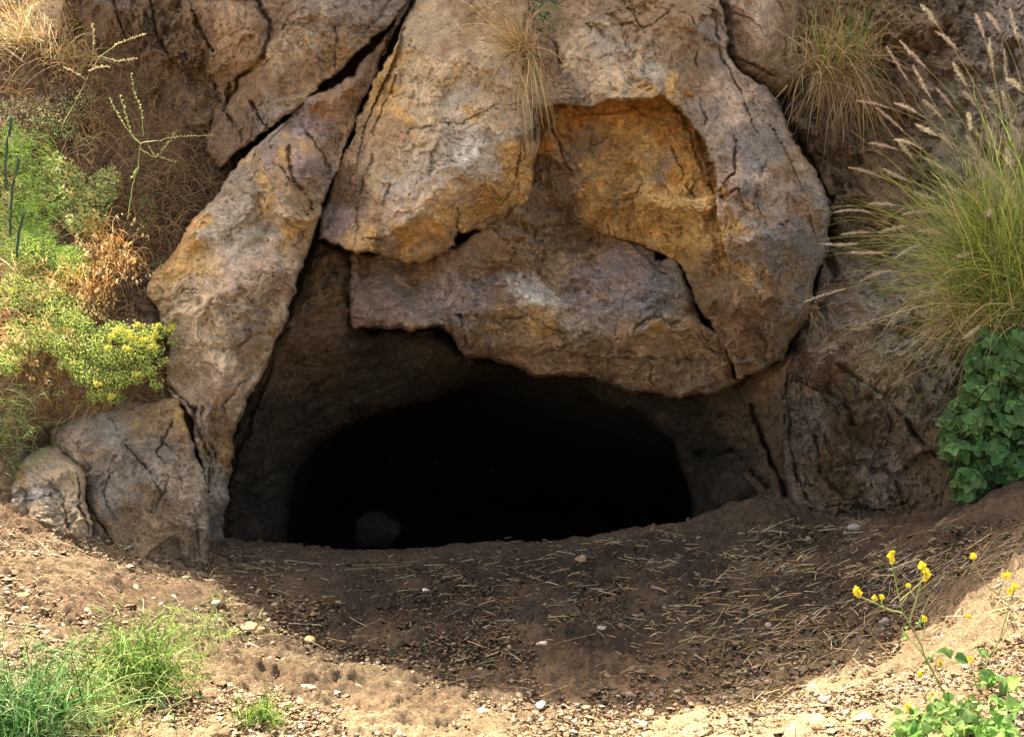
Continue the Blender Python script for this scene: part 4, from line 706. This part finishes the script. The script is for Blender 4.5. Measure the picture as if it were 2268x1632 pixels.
herb('sparse green weed on the shaded bank above the slab', [(330, 460, 30, 30), (310, 500, 25, 20), (390, 370, 14, 12), (270, 255, 14, 14), (350, 590, 22, 16)], [(.12, .17, .06), (.16, .22, .08)], .011, 'sparse_weed', .08, dens=16)
# fennel
b = hp(40, 560, .1); t = thing('fennel', 'feathery bright green fennel with thick stalks at the left edge', 'fennel', b)
n = 3600; cxs = np.array([(70, 350, 55, 60), (40, 430, 60, 70), (90, 450, 50, 60), (20, 530, 50, 60), (80, 530, 45, 40), (25, 330, 40, 50), (150, 575, 45, 30)]); k_ = rng.integers(0, len(cxs), n); q_ = np.sqrt(rnd(n)); a_ = rnd(n)*2*np.pi
X_ = cxs[k_, 0]+cxs[k_, 2]*q_*np.cos(a_); Y_ = cxs[k_, 1]+cxs[k_, 3]*q_*np.sin(a_); pos = P3(X_, Y_, hillY(X_, Y_)-.15-.14*(1-q_**2)*rnd(n))
part('fronds', tubes(strands(pos, cone(n, (.25, -.4, .4), .5), rng.uniform(.02, .07, n), 4, .5, .25), .0011, vary([(.36, .58, .10), (.46, .66, .14), (.24, .46, .08)], n)), t)
m_ = 60; tt = np.linspace(0, 1, 8)[None, :, None]; part('stems', tubes(pos[:m_, None]*tt+(pos[:m_, None]*.3+b*.7)*(1-tt), .002, vary(GREEN, m_)), t)
for pts in ([(16, 262), (14, 320), (12, 420)], [(32, 350), (26, 420), (22, 520)], [(44, 470), (40, 520), (38, 570)]):
    part('stalk', tubes(line([(pts[0][0]+9, pts[0][1]-6), (pts[0][0]+5, (pts[0][1]+pts[1][1])/2), pts[1], pts[2]], 5.86, 12, .002), .0075, np.array([[.06, .11, .075]]), 8, .9), t)
    part('sheath', leaves(P3(np.array([pts[0][0]+4.]), np.array([pts[0][1]+40.]), np.array([5.84])), np.array([[.35, -.2, -.9]]), np.array([[0, -1., 0]]), .07, np.array([[.36, .40, .12]]), LEAF*np.array([.7, 1, 1]), LF), t)
# branching weeds standing against the shaded bank
def branchy(name, label, cat, lines, Y, r, cols, base, cl=None, podded=True):
    b = P3(*base, Y); t = thing(name, label, cat, b)
    part('stem', tubes(line(lines[0], Y, 26, .0015), r, vary(cols, 1, .05), 5, .5), t)
    for ln in lines[1:]:
        q_ = line(ln, Y+rng.uniform(-.03, .03), 22, .0015); k = [tubes(q_, r*.72, vary(cols, 1, .1), 4, .45)]
        if podded:
            pp = q_[0][6::1]; pp = np.repeat(pp, 2, 0); k.append(leaves(pp, rng.normal(0, .5, pp.shape)+np.array([0, -.3, .6]), rng.normal(0, 1, pp.shape), .013, vary(cols, len(pp), .15), LEAF, LF))
        part('branch', k, t)
    return t
branchy('wild_mustard', 'tall pale green branching weed stem in front of the dark bank at upper left', 'weed', [[(283, 485), (292, 420), (305, 370), (311, 318)], [(311, 318), (280, 285), (262, 255), (243, 220)], [(311, 318), (290, 300), (275, 240), (265, 213)], [(318, 300), (312, 240), (298, 205), (290, 165)],
    [(311, 318), (345, 312), (395, 303), (470, 300)], [(311, 330), (345, 352), (375, 315), (392, 288)], [(330, 325), (342, 345), (388, 360)], [(309, 368), (292, 395)]], 5.9, .0034, [(.42, .46, .20), (.36, .40, .16)], (283, 485))
branchy('dry_weed', 'straw coloured branching weed stem below the blond grass clump', 'weed', [[(140, 275), (165, 230), (200, 160), (222, 125)], [(222, 125), (262, 97), (325, 75)], [(222, 125), (262, 137), (303, 131)], [(195, 158), (225, 148), (243, 150)], [(188, 175), (172, 165), (144, 151)], [(205, 120), (208, 90), (205, 55)]], 5.95, .003, [(.46, .42, .22), (.52, .46, .26)], (140, 275))
# twig sprigs at the far left
b = hp(20, 950, .15); t = thing('needle_sprig', 'spray of stiff green needle leaved stems at the far left above the sunlit boulder', 'plant', b)
n = 60; P_ = strands(b+rng.normal(0, 1, (n, 3))*np.array([.09, .04, .08]), cone(n, (.35, -.4, .4), .5), rng.uniform(.1, .26, n), 8, .4, .1)
part('stems', tubes(P_, .0018, vary(SAGE+GREEN[:1], n)), t)
nd_ = P_[:, 2:].reshape(-1, 3); nd_ = np.repeat(nd_, 2, 0); part('needles', tubes(strands(nd_, cone(len(nd_), (.3, -.3, .3), .7), rng.uniform(.02, .06, len(nd_)), 3, .2, .05), .0014, vary(SAGE+GREEN, len(nd_))), t)

# ------------------------------------------------------------------ on the ground
def on_ground(px, py):
    """many picture-plan points -> ground points (vectorised march)"""
    a, b_ = ray(px, py); lo = np.full(len(px), 2.2); hi = np.full(len(px), 8.5)
    ys = np.linspace(2.3, 8.5, 90); done = np.zeros(len(px), bool); Yh = hi.copy()
    for y_ in ys:
        z = ground_z(a*y_, np.full(len(px), y_)); hit = (CAM[2]+b_*y_ < z) & ~done; Yh[hit] = y_; done |= hit
    lo = Yh-.075; hi = Yh.copy()
    for _ in range(9):
        m_ = (lo+hi)/2; z = ground_z(a*m_, m_); below = CAM[2]+b_*m_ < z; hi = np.where(below, m_, hi); lo = np.where(below, lo, m_)
    return np.stack([a*hi, hi, ground_z(a*hi, hi)], -1)
def fine_clump(label, px, py, n, L, rad, name, cols, cat='plant', sub=5, mean=(0, -.25, .8), spread=.5):
    b = ground_hit(px, py); t = thing(name, label, cat, b)
    st = b+rng.normal(0, 1, (n, 3))*rad*np.array([1, .8, .12])+np.array([0, 0, .01]); P_ = strands(st, cone(n, mean, spread), rng.uniform(.45*L, L, n), 9, rng.uniform(.2, .9, n), .22)
    part('stems', tubes(P_, .0022, vary(cols, n, .3)), t)
    k_ = rng.integers(2, 9, n*sub); ps_ = P_[rng.integers(0, n, n*sub), k_]
    part('needle_leaves', ribbons(strands(ps_, cone(len(ps_), (0, -.2, .35), .75), rng.uniform(.03, .11, len(ps_)), 5, .5, .15), .0017, vary(cols, len(ps_), .35)), t)
    return t
GG = [(.12, .25, .03), (.20, .34, .05), (.06, .14, .02), (.38, .48, .18), (.26, .36, .06)]
fine_clump('bushy clump of fine bright green foliage at lower left in the sun', 300, 1520, 320, .28, .06, 'green_clump', GG, sub=5, spread=.5)
fine_clump('large fine leaved green clump filling the bottom left corner', 20, 1625, 400, .34, .09, 'green_clump', [(.08, .22, .05), (.14, .30, .08), (.05, .14, .03), (.34, .46, .22)], sub=4)
fine_clump('sparse yellowish green clump between the two lower left clumps', 180, 1600, 110, .20, .10, 'green_clump', [(.34, .40, .12), (.26, .34, .10), (.46, .44, .2)])
fine_clump('thin haze of young green sprigs uphill of the bushy lower left clump', 360, 1420, 90, .15, .14, 'green_clump', [(.34, .42, .14), (.26, .36, .12)], sub=3)
fine_clump('small lone green seedling in the sunlit dirt near the bottom', 588, 1600, 36, .12, .022, 'seedling', GG, sub=6)
b = ground_hit(500, 1350); t = thing('grass_sprout', 'few broad green grass blades at the edge of the shade', 'grass', b)
part('blades', ribbons(np.concatenate([line([(490, 1362), (470, 1320), (466, 1302)], 4.62, 8), line([(478, 1330), (485, 1305), (495, 1290)], 4.6, 8), line([(500, 1330), (515, 1322), (525, 1305)], 4.55, 8), line([(520, 1375), (518, 1345), (514, 1325)], 4.5, 8), line([(530, 1375), (545, 1368), (562, 1368)], 4.5, 8), line([(455, 1335), (478, 1322), (500, 1325)], 4.6, 8)]), .004, vary(BRIGHT, 6)), t)
def z4(x, y): return (1671+.3141*x, 1119+.3141*y)
def mustard(label, lines, heads, base, lf_blobs, Y):
    b = ground_hit(*base); t = thing('wild_mustard', label, 'wildflower', b)
    part('stem', tubes(line([z4(*q) for q in lines[0]], Y, 30, .001), .0034, np.array([[.30, .34, .12]]), 5, .5), t)
    for ln in lines[1:]: part('branch', tubes(line([z4(*q) for q in ln], Y+rng.uniform(-.03, .03), 20, .001), .0024, vary([(.36, .42, .16), (.42, .42, .22)], 1, .1), 4, .6), t)
    for hx, hy, hr in heads:
        c_ = P3(*z4(hx, hy), Y-.005); k_ = int(4+hr*.40); ce = c_+rng.normal(0, 1, (k_, 3))*np.array([.28, .28, .36])*hr*.00042
        pp = np.repeat(ce, 5, 0); a_ = np.tile(np.arange(5), k_)*2*np.pi/5; d_ = np.stack([np.cos(a_), -.25+0*a_, np.sin(a_)], -1)+rng.normal(0, .25, (k_*5, 3))
        part('flower_head', leaves(pp, d_, FRONT+rng.normal(0, .3, pp.shape), .0072, vary(YELLOW, len(pp), .08), LEAF*np.array([1.5, 1, 1]), LF), t)
    LL = []
    for (cx_, cy_, rx, ry, n_, s_) in lf_blobs:
        x_, y_ = z4(cx_+rng.uniform(-rx, rx, n_), cy_+rng.uniform(-ry, ry, n_)); p_ = P3(x_, y_, np.minimum(Y+.03+rng.uniform(-.1, .06, n_), on_ground(x_, y_)[:, 1]-rng.uniform(.03, .13, n_)))
        LL.append(leaves(p_, cone(n_, (0, -.5, .2), .8), rng.normal(0, .45, (n_, 3))+np.array([0, -.5, .8]), rng.uniform(.5, 1.2, n_)*s_, vary([(.16, .30, .07), (.22, .38, .09), (.28, .40, .14), (.11, .22, .05)], n_, .15), HEART*np.array([.85, 1, 1.4]), HF))
    part('leaves', LL, t)
Ym = ground_hit(2098, 1560)[1]
mustard('yellow flowering mustard stem reaching over the shaded soil at lower right', [[(1360, 1370), (1290, 1230), (1210, 1080), (1165, 960), (1095, 830), (1040, 760), (1030, 670), (985, 500), (965, 350)], [(1040, 760), (980, 745), (900, 710), (760, 650), (710, 600)], [(1030, 670), (1100, 610), (1180, 540), (1215, 470)],
    [(1095, 825), (1130, 700), (1170, 560), (1180, 430)], [(1205, 1070), (1150, 1000), (1080, 930), (1040, 860)], [(1170, 950), (1200, 880), (1200, 800)], [(905, 712), (895, 670), (900, 640)], [(850, 690), (845, 650)], [(1130, 650), (1100, 600), (1085, 565)], [(1290, 1200), (1320, 1150), (1310, 1110)]],
    [(965, 345, 34), (966, 385, 20), (1182, 425, 36), (1212, 480, 36), (1200, 515, 18), (718, 605, 38), (735, 625, 18), (846, 650, 16), (900, 645, 12), (1085, 565, 12), (1198, 795, 14), (1310, 1110, 18), (1170, 1190, 18), (1080, 1425, 20), (1255, 1330, 12), (1365, 1390, 14)], (2098, 1560),
    [(1250, 1540, 260, 90, 90, .035), (1380, 1440, 150, 70, 60, .030), (1600, 1580, 200, 60, 60, .035), (1120, 1600, 130, 50, 40, .04), (1060, 900, 30, 40, 5, .016), (1190, 850, 40, 60, 7, .014), (1230, 1090, 30, 30, 4, .018)], Ym)
Ym2 = ground_hit(2165, 1540)[1]
mustard('second flowering mustard at the right edge with pale bare stems', [[(1530, 1540), (1560, 1330), (1600, 1220), (1640, 1090), (1730, 950), (1765, 820), (1800, 690), (1830, 590)], [(1720, 632), (1680, 600), (1620, 540), (1570, 450), (1540, 375)], [(1720, 632), (1740, 570), (1775, 500)], [(1765, 870), (1830, 760), (1900, 670)], [(1640, 1090), (1600, 1040), (1555, 990)], [(1800, 690), (1760, 660), (1720, 632)], [(1570, 1290), (1540, 1180), (1520, 1090)], [(1510, 1500), (1490, 1380), (1480, 1340)]],
    [(1538, 358, 30), (1775, 495, 28), (1835, 575, 30), (1797, 605, 18), (1640, 1220, 24), (1508, 782, 14), (1805, 1505, 18), (1520, 1080, 14)], (2165, 1540),
    [(1720, 1215, 60, 30, 7, .045), (1800, 1270, 50, 30, 4, .04), (1740, 1420, 150, 50, 30, .035), (1590, 1010, 20, 40, 3, .03), (1400, 1050, 40, 40, 3, .04), (1600, 1250, 40, 30, 8, .02), (1700, 1580, 120, 50, 40, .035), (1560, 1380, 30, 60, 8, .025)], Ym2)
for i, (x_, y_, n_, L, lab) in enumerate(((640, 1330, 14, .12, 'grey dead twigs standing in the shade left of the path'), (1905, 1170, 50, .12, 'flattened grey grass at the foot of the right cliff'), (1790, 1120, 34, .13, 'dry wisps on the soil mound right of the mouth'), (1500, 1190, 22, .13, 'thin dry stalks on the threshold of the cave'), (2060, 1360, 12, .08, 'pale dry stubble near the yellow mustard stem'), (470, 1290, 14, .16, 'dry stems lying at the foot of the leaning slab'), (1540, 1110, 8, .14, 'lone curved straw leaning in the right corner of the cave mouth'))):
    b = ground_hit(x_, y_); t = thing('dry_tuft', lab, 'dry grass', b)
    part('blades', tubes(strands(b+rng.normal(0, 1, (n_, 3))*np.array([.03, .02, .003]), cone(n_, (0, -.3, .6), .6), rng.uniform(.5*L, L, n_), 7, .7, .2), .0016, vary(STRAW+[(.5, .45, .36)], n_)), t, MDRY)

# gravel
ICO = np.array([(0, 0, -1), (.72, .53, -.45), (-.28, .85, -.45), (-.89, 0, -.45), (-.28, -.85, -.45), (.72, -.53, -.45), (.28, .85, .45), (-.72, .53, .45), (-.72, -.53, .45), (.28, -.85, .45), (.89, 0, .45), (0, 0, 1)])
IF = np.array([(1, 0, 2), (0, 1, 5), (2, 0, 3), (3, 0, 4), (4, 0, 5), (1, 2, 6), (2, 3, 7), (3, 4, 8), (4, 5, 9), (5, 1, 10), (6, 1, 10), (7, 2, 6), (8, 3, 7), (9, 4, 8), (10, 5, 9), (6, 11, 10), (6, 7, 11), (7, 8, 11), (8, 9, 11), (9, 10, 11)])
def pebbles(pos, size, col, flat=.6):
    N = len(pos); V = ICO[None]*(1+rng.uniform(-.28, .28, (N, 12, 1)))*np.stack([rng.uniform(.7, 1.3, N), rng.uniform(.7, 1.2, N), rng.uniform(.45, .9, N)*flat/.6], -1)[:, None]
    a_ = rnd(N)*2*np.pi; c_, s_ = np.cos(a_)[:, None], np.sin(a_)[:, None]; X_ = V[..., 0]*c_-V[..., 1]*s_; Y_ = V[..., 0]*s_+V[..., 1]*c_
    tl = rng.normal(0, .25, (N, 2, 1)); V = np.stack([X_, Y_, V[..., 2]+X_*tl[:, 0]+Y_*tl[:, 1]], -1)*size[:, None, None]+pos[:, None]
    f = (IF[None]+(np.arange(N)*12)[:, None, None]).reshape(-1, 3)
    return V.reshape(-1, 3), [f], np.repeat(np.broadcast_to(col, (N, 3)), 12, 0)
n = 68000; X_ = rng.uniform(-80, 2350, n); Y_ = 1150+490*rnd(n)**.8; pg = on_ground(X_, Y_)
pgk = None; den = sm(.5+1.3*fbm(pg[:, 0]*2.2, pg[:, 1]*2.2, 41, 3)+.25); den *= 1-.8*np.exp(-((pg[:, 0]-.7)/.5)**2-((pg[:, 1]-3.7)/.45)**2)
k_ = rnd(n) < .5+.5*den; pg = pg[k_]; n = len(pg); sz = .0034*np.exp(rng.normal(.2, .55, n)); pg[:, 2] += sz*.25
pcol = vary([(.30, .21, .13), (.22, .15, .09), (.40, .30, .20), (.19, .125, .08), (.33, .23, .14), (.26, .18, .11), (.46, .38, .28)], n, .18)*(1-.68*np.exp(-((pg[:, :1]-.5)/1.9)**4-((pg[:, 1:2]-4.9)/1.15)**4))  # pebbles in the hollow darkened by the same painted shade
V_, F__, C_g = pebbles(pg, np.minimum(sz, .022), pcol)
tag(mesh('gravel', V_, F__, MSTONE, C_g, smooth=False), 'fine loose gravel and soil crumbs scattered over the ground', 'gravel', kind='stuff')
# straw litter
n = 4300; X_ = np.where(rnd(n) < .62, rng.normal(1850, 330, n), rng.uniform(0, 2300, n)); Y_ = np.where(rnd(n) < .8, rng.normal(1300, 90, n), rng.uniform(1180, 1632, n)); Y_ = np.clip(Y_, 1175+0*Y_, 1640); Y_ = np.maximum(Y_, 1205-.12*np.maximum(0, X_-1500)*1.0)
pg = on_ground(X_, Y_); d_ = np.stack([np.cos(rng.normal(.25, 1.0, n)), np.sin(rng.normal(.25, 1.0, n)), 0*X_], -1)*np.where(rnd(n) < .5, 1, -1)[:, None]
cl_ = rnd(n) < .2+.9*sm(.35+1.4*fbm(pg[:, 0]*2.6, pg[:, 1]*2.6, 55, 3)); pg = pg[cl_]; d_ = d_[cl_]; n = len(pg)
Ls = rng.uniform(.02, .11, n)*np.where(rnd(n) < .10, 2.4, 1); P_ = strands(pg+np.array([0, 0, .012]), d_, Ls, 6, 0, .11); P_[..., 2] = ground_z(P_[..., 0], P_[..., 1])+.012+np.abs(rng.normal(0, .008, (n, 1)))+.003*np.sin(np.linspace(0, np.pi, 6))[None]*rnd(n, 1)+(rnd(n, 1)-.5)*.02*np.linspace(0, 1, 6)[None]
tag(mesh('straw_litter', *(lambda r_: (r_[0], r_[1], MDRY, r_[2]))(tubes(P_, rng.uniform(.0010, .0026, n), vary(STRAW+[(.56, .50, .38), (.62, .55, .42), (.42, .36, .26), (.30, .22, .13)], n), 3, .6))), 'loose dry straw and stalks strewn over the shaded soil', 'straw', kind='stuff')
# single stones
def stone_mesh(sz, seed, flat=.65, elong=1.2):
    import bmesh
    bm = bmesh.new(); bmesh.ops.create_icosphere(bm, subdivisions=4, radius=1); V = np.array([v.co[:] for v in bm.verts]); Fc = np.array([[v.index for v in f.verts] for f in bm.faces]); bm.free()
    r_ = np.random.default_rng(seed); d = np.ones(len(V))*9
    for _ in range(20):                                              # cut by random planes: an angular stone
        nn = nrm(r_.normal(0, 1, 3)); h = r_.uniform(.74, .97); dt = V @ nn; d = np.minimum(d, np.where(dt > .05, h/np.maximum(dt, .05), 9))
    V = V*np.minimum(d, 1.05)[:, None]; V = V*(1+.03*fbm(V[:, 0]*4+seed, V[:, 1]*4+V[:, 2]*3, seed, 4))[:, None]
    V = V*np.array([elong, 1, flat]); a = r_.uniform(0, 6.28); V = np.stack([V[:, 0]*math.cos(a)-V[:, 1]*math.sin(a), V[:, 0]*math.sin(a)+V[:, 1]*math.cos(a), V[:, 2]+.15*V[:, 0]], -1)
    return V*sz, Fc
STN = [(1813, 1600, 26, 'tan', 'large angular tan stone in the sun at the bottom right'), (1757, 1615, 17, 'pink', 'brownish stone just left of the large angular tan stone'), (1916, 1592, 19, 'white', 'whitish flat stone between the angular tan stone and the mustard leaves'), (1988, 1603, 15, 'cream', 'cream stone tucked under the mustard leaves'),
       (1803, 1524, 16, 'cream', 'pale flat stone at the right end of the shade edge'), (1828, 1548, 14, 'white', 'flat white chip just below the pale stone at the shade edge'), (1435, 1582, 14, 'tan', 'small tan stone right below the lowest point of the shade'), (1198, 1562, 12, 'white', 'small white stone touching the shade edge left of centre'), (1071, 1575, 13, 'cream', 'cream stone in the sun, left of the small white one'),
       (983, 1566, 18, 'cream', 'flat cream stone half buried in the sunlit dirt'), (953, 1600, 19, 'beige', 'long flat beige stone at the bottom edge'), (779, 1568, 12, 'reddish', 'reddish stone in the lower sunlit dirt'), (683, 1522, 17, 'cream', 'bright leaning stone uphill of the green seedling'), (877, 1517, 19, 'reddish', 'rounded orange brown stone just outside the shade'), (687, 1415, 12, 'ochre', 'small upright stone casting its shadow on the shade edge'),
       (552, 1386, 20, 'reddish', 'brick red flat fragment by the green grass blades'), (575, 1392, 12, 'reddish', 'small red piece broken off the brick red fragment'), (700, 1551, 9, 'white', 'tiny white scrap below the bright leaning stone'), (1200, 1425, 13, 'lgrey', 'grey stone lying alone on the shaded trodden soil'), (1395, 1537, 12, 'grey', 'dark rounded stone near the lower rim of the shade'), (1333, 1391, 14, 'bluegrey', 'flat bluish grey chip in the middle of the shaded soil'),
       (1891, 1168, 18, 'bluegrey', 'flat bluish stone at the foot of the right cliff'), (2016, 1403, 14, 'reddish', 'reddish clod beside the mustard stem'), (1287, 1236, 14, 'tan', 'tan stone on the bare strip before the cave'), (943, 1307, 8, 'white', 'small white pebble in the shaded soil left of centre'), (1700, 1385, 12, 'grey', 'dark clod among the straw on the right of the shade'), (1960, 1375, 13, 'grey', 'grey lump in the straw left of the mustard stem'), (480, 1335, 15, 'lgrey', 'pale grey chip behind the broad green blades'),
       (1306, 1187, 10, 'brown', 'small stone on the rim of the dark cave floor'), (733, 1200, 20, 'umber', 'brown stone just inside the left of the cave'), (700, 1203, 13, 'umber', 'smaller brown stone left of the one inside the cave'), (804, 1205, 10, 'umber', 'small pointed stone right of the brown one inside the cave'), (120, 1290, 9, 'white', 'white pebble in the sunlit dirt at the left'), (300, 1300, 8, 'cream', 'cream pebble on the sunlit dirt below the broad boulder')]
for i, (x_, y_, r_, cn, lab) in enumerate(STN):
    g_ = ground_hit(x_, y_+r_*.3); sz = r_/F*g_[1]; V_, F_s = stone_mesh(sz, 300+i*7, rng.uniform(.45, .75), rng.uniform(1.0, 1.4)); g_[2] += sz*.18
    tag(mesh('stone', V_, F_s, MSTONE, np.tile(np.array(PAL[cn]), (len(V_), 1)), origin=None), lab, 'stone', 'stones lying on the dirt').location = g_
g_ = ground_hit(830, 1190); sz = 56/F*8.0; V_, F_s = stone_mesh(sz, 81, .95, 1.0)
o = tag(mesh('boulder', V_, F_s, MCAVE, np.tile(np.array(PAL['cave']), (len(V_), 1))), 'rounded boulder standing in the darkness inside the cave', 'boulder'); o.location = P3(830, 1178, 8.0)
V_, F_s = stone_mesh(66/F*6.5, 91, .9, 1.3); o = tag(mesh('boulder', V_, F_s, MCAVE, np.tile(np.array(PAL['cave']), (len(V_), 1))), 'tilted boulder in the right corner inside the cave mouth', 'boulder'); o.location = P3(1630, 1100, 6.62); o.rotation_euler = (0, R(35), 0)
